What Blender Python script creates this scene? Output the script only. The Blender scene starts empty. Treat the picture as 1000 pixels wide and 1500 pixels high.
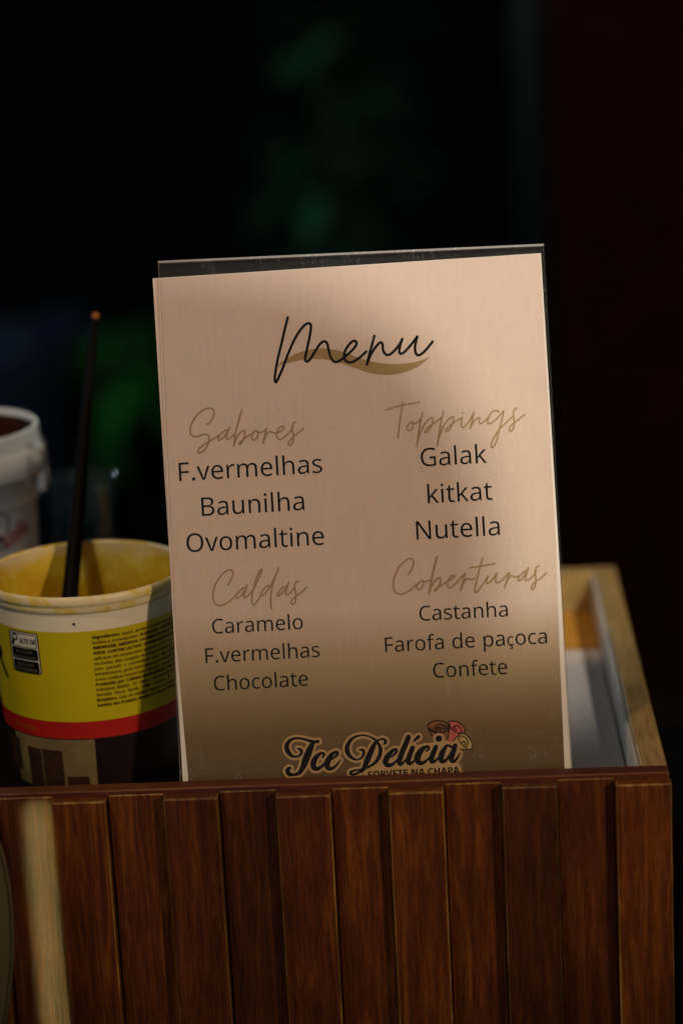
import bpy, bmesh, math, random
from mathutils import Vector, Matrix
from mathutils.geometry import tessellate_polygon, delaunay_2d_cdt

random.seed(7)
scene = bpy.context.scene
COL = scene.collection
PI = math.pi

# ------------------------------------------------------------------ camera
cam_data = bpy.data.cameras.new("camera")
cam = bpy.data.objects.new("camera", cam_data)
COL.objects.link(cam)
RIGHT = Vector((0.9982153779, 0.0336577221, -0.0493276493))
UP = Vector((0.0387244606, 0.2639636311, 0.9637549573))
FWD = Vector((-0.0454585019, 0.9639452055, -0.2621891786))
m = Matrix((RIGHT, UP, -FWD)).transposed().to_4x4()
m.translation = Vector((0.06533951, -1.16081124, 0.459073))
cam.matrix_world = m
cam_data.sensor_fit = 'VERTICAL'
cam_data.sensor_height = 36.0
cam_data.sensor_width = 24.0
cam_data.lens = 85.0
cam_data.clip_start = 0.05
cam_data.clip_end = 60.0
cam_data.dof.use_dof = True
cam_data.dof.focus_distance = 1.275
cam_data.dof.aperture_fstop = 2.8
cam_data.dof.aperture_blades = 9
scene.camera = cam

# ------------------------------------------------------------------ night air
world = bpy.data.worlds.new("World")
scene.world = world
world.use_nodes = True
bg = world.node_tree.nodes["Background"]
bg.inputs["Color"].default_value = (1.0, 0.80, 0.76, 1)
bg.inputs["Strength"].default_value = 0.035

scene.view_settings.view_transform = 'Standard'
scene.view_settings.look = 'None'
scene.view_settings.exposure = 0.0
scene.view_settings.gamma = 1.0
scene.view_settings.use_curve_mapping = False

# ------------------------------------------------------------------ lamps
TARGET = Vector((0.02, 0.07, 0.13))

def lamp(name, kind, loc, aim, watts, color, size=0.02, **kw):
    d = bpy.data.lights.new(name, kind)
    d.energy = watts
    d.color = color
    if kind == 'AREA':
        d.size = size
    else:
        d.shadow_soft_size = size
    for k, v in kw.items():
        setattr(d, k, v)
    o = bpy.data.objects.new(name, d)
    COL.objects.link(o)
    o.location = loc
    o.rotation_euler = (Vector(aim) - Vector(loc)).to_track_quat('-Z', 'Y').to_euler()
    return o

# overhead warm bulbs, front right and front left
lamp("warm_lamp", 'SPOT', (1.32, -1.62, 0.80), (0.045, 0.06, 0.135), 74, (1.0, 0.715, 0.50), 0.022, spot_size=math.radians(19.5), spot_blend=0.85)
lamp("left_bulb", 'POINT', (-0.55, -0.55, 1.50), TARGET, 27, (1.0, 0.70, 0.42), 0.018)
# weak cool fill added in front to lift the bucket's shaded side
lamp("cool_fill", 'AREA', (-0.90, -1.85, 0.62), TARGET, 3.8, (0.78, 0.92, 1.0), 0.3)
# spotlight that reaches the upper right of the sheet
KEY_DIR = Vector((0.40, -0.68, 0.62)).normalized()
KEY_AIM = Vector((0.10, 0.10, 0.21))
KEY_LOC = KEY_AIM + KEY_DIR * 2.2
lamp("spotlight", 'SPOT', KEY_LOC, KEY_AIM + Vector((0.035, 0, 0.06)), 150, (1.0, 0.95, 0.82), 0.022, spot_size=math.radians(11.5), spot_blend=0.6)
# cold narrow beam on the slats at the left
BEAM_AIM = Vector((-0.1565, 0.0078, -0.074))
BEAM_LOC = BEAM_AIM + Vector((0.012, -0.36, -0.06))
lamp("cold_bulb", 'POINT', (-1.25, 1.0, 0.6), TARGET, 5.0, (0.42, 0.66, 1.0), 0.05)
b = lamp("cold_beam", 'AREA', BEAM_LOC, BEAM_AIM, 0.0075, (1.0, 1.0, 0.36), 0.0135, shape='RECTANGLE', size_y=0.125, spread=math.radians(1.8))
# dim fill added to make the plants far behind visible
lamp("back_fill", 'POINT', (-0.9, 3.0, 0.9), (-0.5, 4, -0.5), 24.0, (0.75, 1.0, 0.9), 0.1)

# ------------------------------------------------------------------ helpers
def props(o, label=None, cat=None, group=None, kind=None):
    if label: o["label"] = label
    if cat: o["category"] = cat
    if group: o["group"] = group
    if kind: o["kind"] = kind
    return o

def empty(name, loc, label, cat, group=None):
    o = bpy.data.objects.new(name, None)
    o.empty_display_size = 0.02
    COL.objects.link(o)
    o.location = loc
    return props(o, label, cat, group)

def link(name, me, mats, parent=None, smooth=False):
    o = bpy.data.objects.new(name, me)
    COL.objects.link(o)
    for mt in (mats if isinstance(mats, (list, tuple)) else [mats]):
        me.materials.append(mt)
    if smooth:
        for p in me.polygons: p.use_smooth = True
    if parent is not None:
        o.parent = parent
        if parent.type == 'EMPTY' or True:
            # meshes are written in world space: keep them there
            par = parent
            M = Matrix.Identity(4)
            while par is not None:
                M = Matrix.LocRotScale(par.location, par.rotation_euler, par.scale) @ M
                par = par.parent
            me.transform(M.inverted())
    return o

def from_bm(name, bm, mats, parent=None, smooth=False):
    me = bpy.data.meshes.new(name)
    bm.normal_update()
    bm.to_mesh(me)
    bm.free()
    return link(name, me, mats, parent, smooth)

def box_bm(x0, x1, y0, y1, z0, z1, bevel=0.0, seg=1, bm=None):
    own = bmesh.new()
    r = bmesh.ops.create_cube(own, size=1.0)
    for v in own.verts:
        v.co = Vector((x0 + (v.co.x + .5) * (x1 - x0), y0 + (v.co.y + .5) * (y1 - y0), z0 + (v.co.z + .5) * (z1 - z0)))
    if bevel:
        bmesh.ops.bevel(own, geom=list(own.edges), offset=bevel, segments=seg, affect='EDGES', profile=0.5)
        own.normal_update()
        for f in own.faces:
            if max(abs(c) for c in f.normal) < 0.97:
                f.material_index = 1
    if bm is None:
        return own
    me = bpy.data.meshes.new("tmp")
    own.to_mesh(me); own.free()
    bm.from_mesh(me)
    bpy.data.meshes.remove(me)
    return bm

def lathe_bm(profile, cx, cy, n=96, wobble=None):
    bm = bmesh.new()
    rings = []
    for i, (r, z) in enumerate(profile):
        ring = []
        for k in range(n):
            a = 2 * PI * k / n
            rr = r + (wobble(i, a) if wobble else 0.0)
            ring.append(bm.verts.new((cx + rr * math.sin(a), cy - rr * math.cos(a), z)))
        rings.append(ring)
    for a, b2 in zip(rings, rings[1:]):
        for k in range(n):
            bm.faces.new((a[k], a[(k + 1) % n], b2[(k + 1) % n], b2[k]))
    return bm, rings

def tube_bm(pts, radii, n=12, flat=1.0, cap=True, bm=None):
    bm = bm or bmesh.new()
    rings = []
    for i, p in enumerate(pts):
        p = Vector(p)
        t = (Vector(pts[min(i + 1, len(pts) - 1)]) - Vector(pts[max(i - 1, 0)])).normalized()
        sx = t.cross(Vector((0, 1, 0.01))).normalized()
        sy = sx.cross(t)
        rings.append([bm.verts.new(p + sx * radii[i] * math.cos(2 * PI * k / n) + sy * radii[i] * flat * math.sin(2 * PI * k / n)) for k in range(n)])
    for a, b2 in zip(rings, rings[1:]):
        for k in range(n):
            bm.faces.new((a[k], a[(k + 1) % n], b2[(k + 1) % n], b2[k]))
    if cap:
        bm.faces.new(rings[0][::-1]); bm.faces.new(rings[-1])
    return bm

# ------------------------------------------------------------------ materials
class NT:
    def __init__(self, name):
        self.m = bpy.data.materials.new(name)
        self.m.use_nodes = True
        self.t = self.m.node_tree
        self.p = self.t.nodes["Principled BSDF"]
        self.out = self.t.nodes["Material Output"]
    def n(self, kind, **kw):
        nd = self.t.nodes.new(kind)
        for k, v in kw.items():
            if k in nd.bl_rna.properties and k not in ('inputs',):
                setattr(nd, k, v)
            else:
                nd.inputs[k.replace('_', ' ')].default_value = v
        return nd
    def l(self, a, b):
        self.t.links.new(a, b)
    def coords(self, scale=(1, 1, 1), kind='Object', loc=(0, 0, 0)):
        tc = self.n('ShaderNodeTexCoord'); mp = self.n('ShaderNodeMapping')
        mp.inputs['Scale'].default_value = scale
        mp.inputs['Location'].default_value = loc
        self.l(tc.outputs[kind], mp.inputs['Vector'])
        return mp.outputs['Vector']
    def noise(self, vec, scale=5, detail=4, rough=0.5, dist=0.0):
        nd = self.n('ShaderNodeTexNoise')
        nd.inputs['Scale'].default_value = scale; nd.inputs['Detail'].default_value = detail
        nd.inputs['Roughness'].default_value = rough; nd.inputs['Distortion'].default_value = dist
        if vec is not None: self.l(vec, nd.inputs['Vector'])
        return nd.outputs['Fac']
    def ramp(self, fac, stops):
        r = self.n('ShaderNodeValToRGB')
        els = r.color_ramp.elements
        while len(els) < len(stops): els.new(0.5)
        for e, (p, c) in zip(els, stops):
            e.position = p; e.color = (*c, 1) if len(c) == 3 else c
        self.l(fac, r.inputs['Fac'])
        return r.outputs['Color']
    def mix(self, fac, a, b, mode='MIX'):
        x = self.n('ShaderNodeMix', data_type='RGBA', blend_type=mode)
        for sock, v in ((x.inputs[0], fac), (x.inputs[6], a), (x.inputs[7], b)):
            if hasattr(v, 'is_linked') or hasattr(v, 'links'):
                self.l(v, sock)
            elif isinstance(v, (int, float)): sock.default_value = v
            else: sock.default_value = (*v, 1)
        return x.outputs[2]
    def base(self, v):
        if isinstance(v, tuple): self.p.inputs['Base Color'].default_value = (*v, 1)
        else: self.l(v, self.p.inputs['Base Color'])
    def bump(self, h, strength=0.3, dist=0.001):
        b = self.n('ShaderNodeBump')
        b.inputs['Strength'].default_value = strength; b.inputs['Distance'].default_value = dist
        self.l(h, b.inputs['Height']); self.l(b.outputs['Normal'], self.p.inputs['Normal'])
    def set(self, rough=None, spec=None, metal=None):
        if rough is not None:
            if isinstance(rough, (int, float)): self.p.inputs['Roughness'].default_value = rough
            else: self.l(rough, self.p.inputs['Roughness'])
        if spec is not None: self.p.inputs['Specular IOR Level'].default_value = spec
        if metal is not None: self.p.inputs['Metallic'].default_value = metal
        return self.m

def plain(name, color, rough=0.5, spec=0.4, var=0.15, scale=60, bump=0.0):
    t = NT(name)
    f = t.noise(t.coords(), scale, 5, 0.6)
    lo = tuple(c * (1 - var) for c in color); hi = tuple(min(1, c * (1 + var)) for c in color)
    t.base(t.ramp(f, [(0.3, lo), (0.7, hi)]))
    if bump: t.bump(f, bump, 0.001)
    return t.set(rough, spec)

def wood(name, dark, mid, light, axis='Z', rough=0.48, seed=0.0, pores=0.5):
    t = NT(name)
    info = t.n('ShaderNodeObjectInfo')
    geo_sc = {'Z': (1, 1, 0.07), 'X': (0.07, 1, 1), 'Y': (1, 0.07, 1)}[axis]
    tc = t.n('ShaderNodeTexCoord')
    add = t.n('ShaderNodeVectorMath', operation='ADD')
    comb = t.n('ShaderNodeCombineXYZ')
    mul = t.n('ShaderNodeMath', operation='MULTIPLY'); mul.inputs[1].default_value = 37.0
    t.l(info.outputs['Random'], mul.inputs[0])
    for i in range(3): t.l(mul.outputs[0], comb.inputs[i])
    t.l(tc.outputs['Object'], add.inputs[0]); t.l(comb.outputs[0], add.inputs[1])
    mp = t.n('ShaderNodeMapping'); mp.inputs['Scale'].default_value = geo_sc
    t.l(add.outputs[0], mp.inputs['Vector'])
    v = mp.outputs['Vector']
    band = t.noise(v, 150, 7, 0.65, 1.2)
    fine = t.noise(v, 620, 3, 0.7, 0.2)
    mp2 = t.n('ShaderNodeMapping'); mp2.inputs['Scale'].default_value = tuple(s if s == 1 else 0.045 for s in geo_sc)
    t.l(add.outputs[0], mp2.inputs['Vector'])
    pore = t.noise(mp2.outputs['Vector'], 1300, 3, 0.65, 0.15)
    blotch = t.noise(add.outputs[0], 22, 3, 0.5)
    c = t.ramp(band, [(0.28, dark), (0.5, mid), (0.74, light)])
    c = t.mix(0.55, c, t.ramp(fine, [(0.3, (0.45, 0.42, 0.4)), (0.7, (1.25, 1.25, 1.2))]), 'MULTIPLY')
    c = t.mix(pores, c, t.ramp(pore, [(0.36, (0.25, 0.2, 0.18)), (0.46, (1, 1, 1))]), 'MULTIPLY')
    c = t.mix(0.6, c, t.ramp(blotch, [(0.3, (0.6, 0.55, 0.5)), (0.7, (1.2, 1.2, 1.15))]), 'MULTIPLY')
    tone = t.ramp(info.outputs['Random'], [(0.0, (0.66, 0.66, 0.7)), (0.5, (1, 1, 1)), (1.0, (1.36, 1.48, 1.5))])
    c = t.mix(1.0, c, tone, 'MULTIPLY')
    t.base(c)
    t.bump(fine, 0.5, 0.0008)
    return t.set(rough, 0.35)

M = {}
M['stain'] = wood('stained_wood', (0.040, 0.008, 0.0009), (0.098, 0.021, 0.0018), (0.21, 0.058, 0.005), 'Z', pores=0.65)
M['stain_x'] = wood('stained_rail', (0.060, 0.012, 0.003), (0.095, 0.020, 0.004), (0.13, 0.031, 0.006), 'X', pores=0.3)
M['edge'] = wood('worn_wood_edge', (0.05, 0.013, 0.002), (0.17, 0.075, 0.012), (0.44, 0.25, 0.055), 'Z', pores=0.6)
M['edge_x'] = wood('worn_rail_edge', (0.09, 0.028, 0.008), (0.17, 0.062, 0.016), (0.26, 0.11, 0.03), 'X', pores=0.3)
M['pine'] = wood('pale_pine', (0.30, 0.19, 0.065), (0.36, 0.235, 0.088), (0.42, 0.285, 0.115), 'Y', pores=0.15)
M['pine_x'] = wood('pale_pine_cross', (0.30, 0.19, 0.065), (0.36, 0.235, 0.088), (0.42, 0.285, 0.115), 'X', pores=0.15)
M['orange_wood'] = wood('orange_pine', (0.40, 0.17, 0.02), (0.46, 0.20, 0.025), (0.52, 0.25, 0.04), 'X', pores=0.2)
M['inner'] = plain('painted_inner_board', (0.55, 0.52, 0.50), 0.5, 0.3, 0.05)
M['liner'] = plain('white_liner', (0.60, 0.52, 0.49), 0.45, 0.3, 0.05, 25)
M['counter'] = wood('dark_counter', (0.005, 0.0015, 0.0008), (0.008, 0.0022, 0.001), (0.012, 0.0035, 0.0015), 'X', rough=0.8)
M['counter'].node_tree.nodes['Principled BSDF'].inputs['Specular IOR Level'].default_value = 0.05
M['black_plastic'] = plain('black_plastic', (0.003, 0.0025, 0.002), 0.5, 0.05, 0.2)
M['tub_white'] = plain('white_tub_plastic', (0.76, 0.69, 0.50), 0.38, 0.45, 0.04, 40)
M['tub_cool'] = plain('cool_white_tub_plastic', (0.80, 0.82, 0.84), 0.3, 0.5, 0.04, 40)
M['yellow'] = plain('yellow_label', (0.52, 0.42, 0.004), 0.42, 0.4, 0.05, 50)
M['red'] = plain('red_label', (0.40, 0.012, 0.008), 0.42, 0.4, 0.08, 50)
M['choco_print'] = plain('dark_brown_label', (0.010, 0.0035, 0.003), 0.45, 0.35, 0.2, 50)
M['photo_beige'] = plain('beige_photo_print', (0.17, 0.125, 0.055), 0.45, 0.35, 0.35, 45)
M['photo_brown'] = plain('brown_photo_print', (0.035, 0.016, 0.008), 0.45, 0.35, 0.4, 160)
M['ink_brown'] = plain('dark_brown_ink', (0.022, 0.006, 0.004), 0.5, 0.2, 0.1)
M['ink_black'] = plain('black_ink', (0.003, 0.0025, 0.003), 0.55, 0.10, 0.1)
M['ink_grey'] = plain('grey_ink', (0.16, 0.13, 0.09), 0.5, 0.3, 0.1)
M['ink_white'] = plain('white_ink', (0.62, 0.58, 0.48), 0.5, 0.3, 0.05)
M['ink_orange'] = plain('orange_ink', (0.50, 0.07, 0.01), 0.5, 0.3, 0.1)
M['ink_red'] = plain('red_ink', (0.55, 0.012, 0.02), 0.5, 0.3, 0.1)
M['ink_gold'] = plain('gold_brown_ink', (0.34, 0.225, 0.095), 0.5, 0.3, 0.06)
M['ink_halo'] = plain('tan_outline_ink', (0.46, 0.295, 0.13), 0.5, 0.3, 0.05)
M['ink_roll_brown'] = plain('roll_brown_ink', (0.22, 0.085, 0.02), 0.5, 0.3, 0.05)
M['ink_roll_pink'] = plain('roll_pink_ink', (0.50, 0.10, 0.075), 0.5, 0.3, 0.05)
M['ink_roll_cream'] = plain('roll_cream_ink', (0.46, 0.32, 0.10), 0.5, 0.3, 0.05)
M['paper'] = plain('white_paper', (0.78, 0.72, 0.64), 0.6, 0.3, 0.03)
M['lid'] = plain('cream_lid_plastic', (0.13, 0.115, 0.065), 0.4, 0.4, 0.06, 30)
M['choc'] = plain('chocolate_spread', (0.012, 0.004, 0.002), 0.3, 0.5, 0.4, 30, 0.5)
M['shadow_blocker'] = plain('shadow_blocker_red', (0.20, 0.02, 0.03), 0.25, 0.5, 0.05)

def tub_inside():
    t = NT('smeared_tub_inside')
    v = t.coords((1, 1, 0.8))
    a = t.noise(v, 26, 4, 0.6, 0.8)
    c = t.ramp(a, [(0.38, (0.70, 0.58, 0.12)), (0.48, (0.60, 0.43, 0.025)), (0.66, (0.50, 0.32, 0.008))])
    # smears stop unevenly a little below the lip
    tc = t.n('ShaderNodeTexCoord'); sep = t.n('ShaderNodeSeparateXYZ'); t.l(tc.outputs['Object'], sep.inputs[0])
    k = t.n('ShaderNodeMath', operation='MULTIPLY_ADD'); k.inputs[1].default_value = 0.030; k.inputs[2].default_value = -0.015
    t.l(t.noise(v, 45, 4, 0.6), k.inputs[0])
    s = t.n('ShaderNodeMath', operation='ADD'); t.l(sep.outputs['Z'], s.inputs[0]); t.l(k.outputs[0], s.inputs[1])
    mr = t.n('ShaderNodeMapRange'); mr.inputs['From Min'].default_value = 0.1055; mr.inputs['From Max'].default_value = 0.1165
    t.l(s.outputs[0], mr.inputs['Value'])
    c = t.mix(mr.outputs[0], c, (0.66, 0.57, 0.36))
    t.base(c); t.bump(a, 0.5, 0.002)
    return t.set(0.35, 0.45)
M['tub_inside'] = tub_inside()

def tub_rim():
    t = NT('smeared_tub_rim')
    a = t.noise(t.coords((1, 1, 1.6)), 70, 5, 0.6, 0.6)
    t.base(t.ramp(a, [(0.46, (0.74, 0.63, 0.38)), (0.56, (0.70, 0.54, 0.14)), (0.70, (0.64, 0.42, 0.03))]))
    return t.set(0.36, 0.45)
M['tub_rim'] = tub_rim()
M['cream'] = plain('yellow_cream', (0.66, 0.38, 0.03), 0.35, 0.45, 0.15, 40, 0.6)

def acrylic(name, tint=(0.985, 0.985, 0.98), haze=0.002, gloss=1.0):
    t = NT(name)
    t.t.nodes.remove(t.p)
    tr = t.n('ShaderNodeBsdfTransparent'); tr.inputs['Color'].default_value = (*tint, 1)
    gl = t.n('ShaderNodeBsdfGlossy'); gl.inputs['Roughness'].default_value = 0.06; gl.inputs['Color'].default_value = (1, 1, 1, 1)
    df = t.n('ShaderNodeBsdfDiffuse'); df.inputs['Color'].default_value = (0.8, 0.8, 0.82, 1)
    fr = t.n('ShaderNodeFresnel')
    # rays go straight through the thin pane, so both faces reflect alike
    ge = t.n('ShaderNodeNewGeometry'); io = t.n('ShaderNodeMapRange')
    io.inputs['To Min'].default_value = 1.46; io.inputs['To Max'].default_value = 1 / 1.46
    t.l(ge.outputs['Backfacing'], io.inputs['Value']); t.l(io.outputs[0], fr.inputs['IOR'])
    fm = t.n('ShaderNodeMath', operation='MULTIPLY'); fm.inputs[1].default_value = gloss; t.l(fr.outputs[0], fm.inputs[0])
    m1 = t.n('ShaderNodeMixShader'); t.l(fm.outputs[0], m1.inputs[0]); t.l(tr.outputs[0], m1.inputs[1]); t.l(gl.outputs[0], m1.inputs[2])
    # scuffs and fine vertical scratches
    v = t.coords((1, 1, 0.03)); s = t.noise(v, 900, 2, 0.7)
    v2 = t.coords(); sm = t.noise(v2, 38, 5, 0.7, 0.6)
    a = t.ramp(s, [(0.62, (0, 0, 0)), (0.76, (1, 1, 1))]); bsc = t.ramp(sm, [(0.50, (0.06, 0.06, 0.06)), (0.70, (1, 1, 1))])
    mm = t.n('ShaderNodeMath', operation='MULTIPLY'); t.l(a, mm.inputs[0]); t.l(bsc, mm.inputs[1])
    # dust specks and a few rubbed smudges
    dn = t.noise(v2, 330, 2, 0.5); dm = t.ramp(dn, [(0.745, (0, 0, 0)), (0.78, (0.35, 0.35, 0.35))])
    rb = t.noise(t.coords((1, 1, 0.45), loc=(3.1, 1.7, 0.4)), 30, 4, 0.6, 0.4); rm = t.ramp(rb, [(0.66, (0, 0, 0)), (0.80, (0.30, 0.30, 0.30))])
    a1 = t.n('ShaderNodeMath', operation='ADD'); t.l(dm, a1.inputs[0]); t.l(rm, a1.inputs[1])
    a2 = t.n('ShaderNodeMath', operation='ADD'); t.l(mm.outputs[0], a2.inputs[0]); t.l(a1.outputs[0], a2.inputs[1]); mm = a2
    h = t.n('ShaderNodeMath', operation='MULTIPLY_ADD'); h.inputs[1].default_value = max(haze * 4, 0.30); h.inputs[2].default_value = haze
    t.l(mm.outputs[0], h.inputs[0])
    m2 = t.n('ShaderNodeMixShader'); t.l(h.outputs[0], m2.inputs[0]); t.l(m1.outputs[0], m2.inputs[1]); t.l(df.outputs[0], m2.inputs[2])
    t.l(m2.outputs[0], t.out.inputs['Surface'])
    return t.m
M['acrylic'] = acrylic('clear_acrylic')
M['acrylic_back'] = acrylic('scuffed_back_acrylic', (0.9, 0.9, 0.88), 0.014)
M['acrylic_edge'] = acrylic('acrylic_cut_edge', (0.55, 0.52, 0.48), 0.32, 1.5)
M['clear_plastic'] = acrylic('clear_blue_plastic', (0.55, 0.80, 0.88), 0.006, 0.6)

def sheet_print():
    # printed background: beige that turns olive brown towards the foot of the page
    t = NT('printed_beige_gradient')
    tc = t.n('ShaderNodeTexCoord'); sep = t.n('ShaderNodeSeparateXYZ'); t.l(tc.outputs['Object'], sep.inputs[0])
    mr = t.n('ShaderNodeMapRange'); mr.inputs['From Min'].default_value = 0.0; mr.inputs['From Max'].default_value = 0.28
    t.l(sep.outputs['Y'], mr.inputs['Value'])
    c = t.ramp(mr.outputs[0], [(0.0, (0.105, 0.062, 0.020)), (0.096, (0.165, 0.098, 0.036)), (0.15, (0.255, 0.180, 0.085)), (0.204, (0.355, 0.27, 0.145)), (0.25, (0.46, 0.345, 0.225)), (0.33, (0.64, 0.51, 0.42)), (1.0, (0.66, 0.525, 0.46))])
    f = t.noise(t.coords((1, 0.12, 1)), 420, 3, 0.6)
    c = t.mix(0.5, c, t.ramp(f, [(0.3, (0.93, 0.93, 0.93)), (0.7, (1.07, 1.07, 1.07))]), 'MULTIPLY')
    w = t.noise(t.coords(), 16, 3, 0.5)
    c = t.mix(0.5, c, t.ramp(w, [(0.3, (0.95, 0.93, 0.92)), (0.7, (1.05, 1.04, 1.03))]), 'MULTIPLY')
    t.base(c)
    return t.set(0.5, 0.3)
M['print'] = sheet_print()

def leaf_mat(name, c):
    return plain(name, c, 0.5, 0.4, 0.5, 18)

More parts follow.
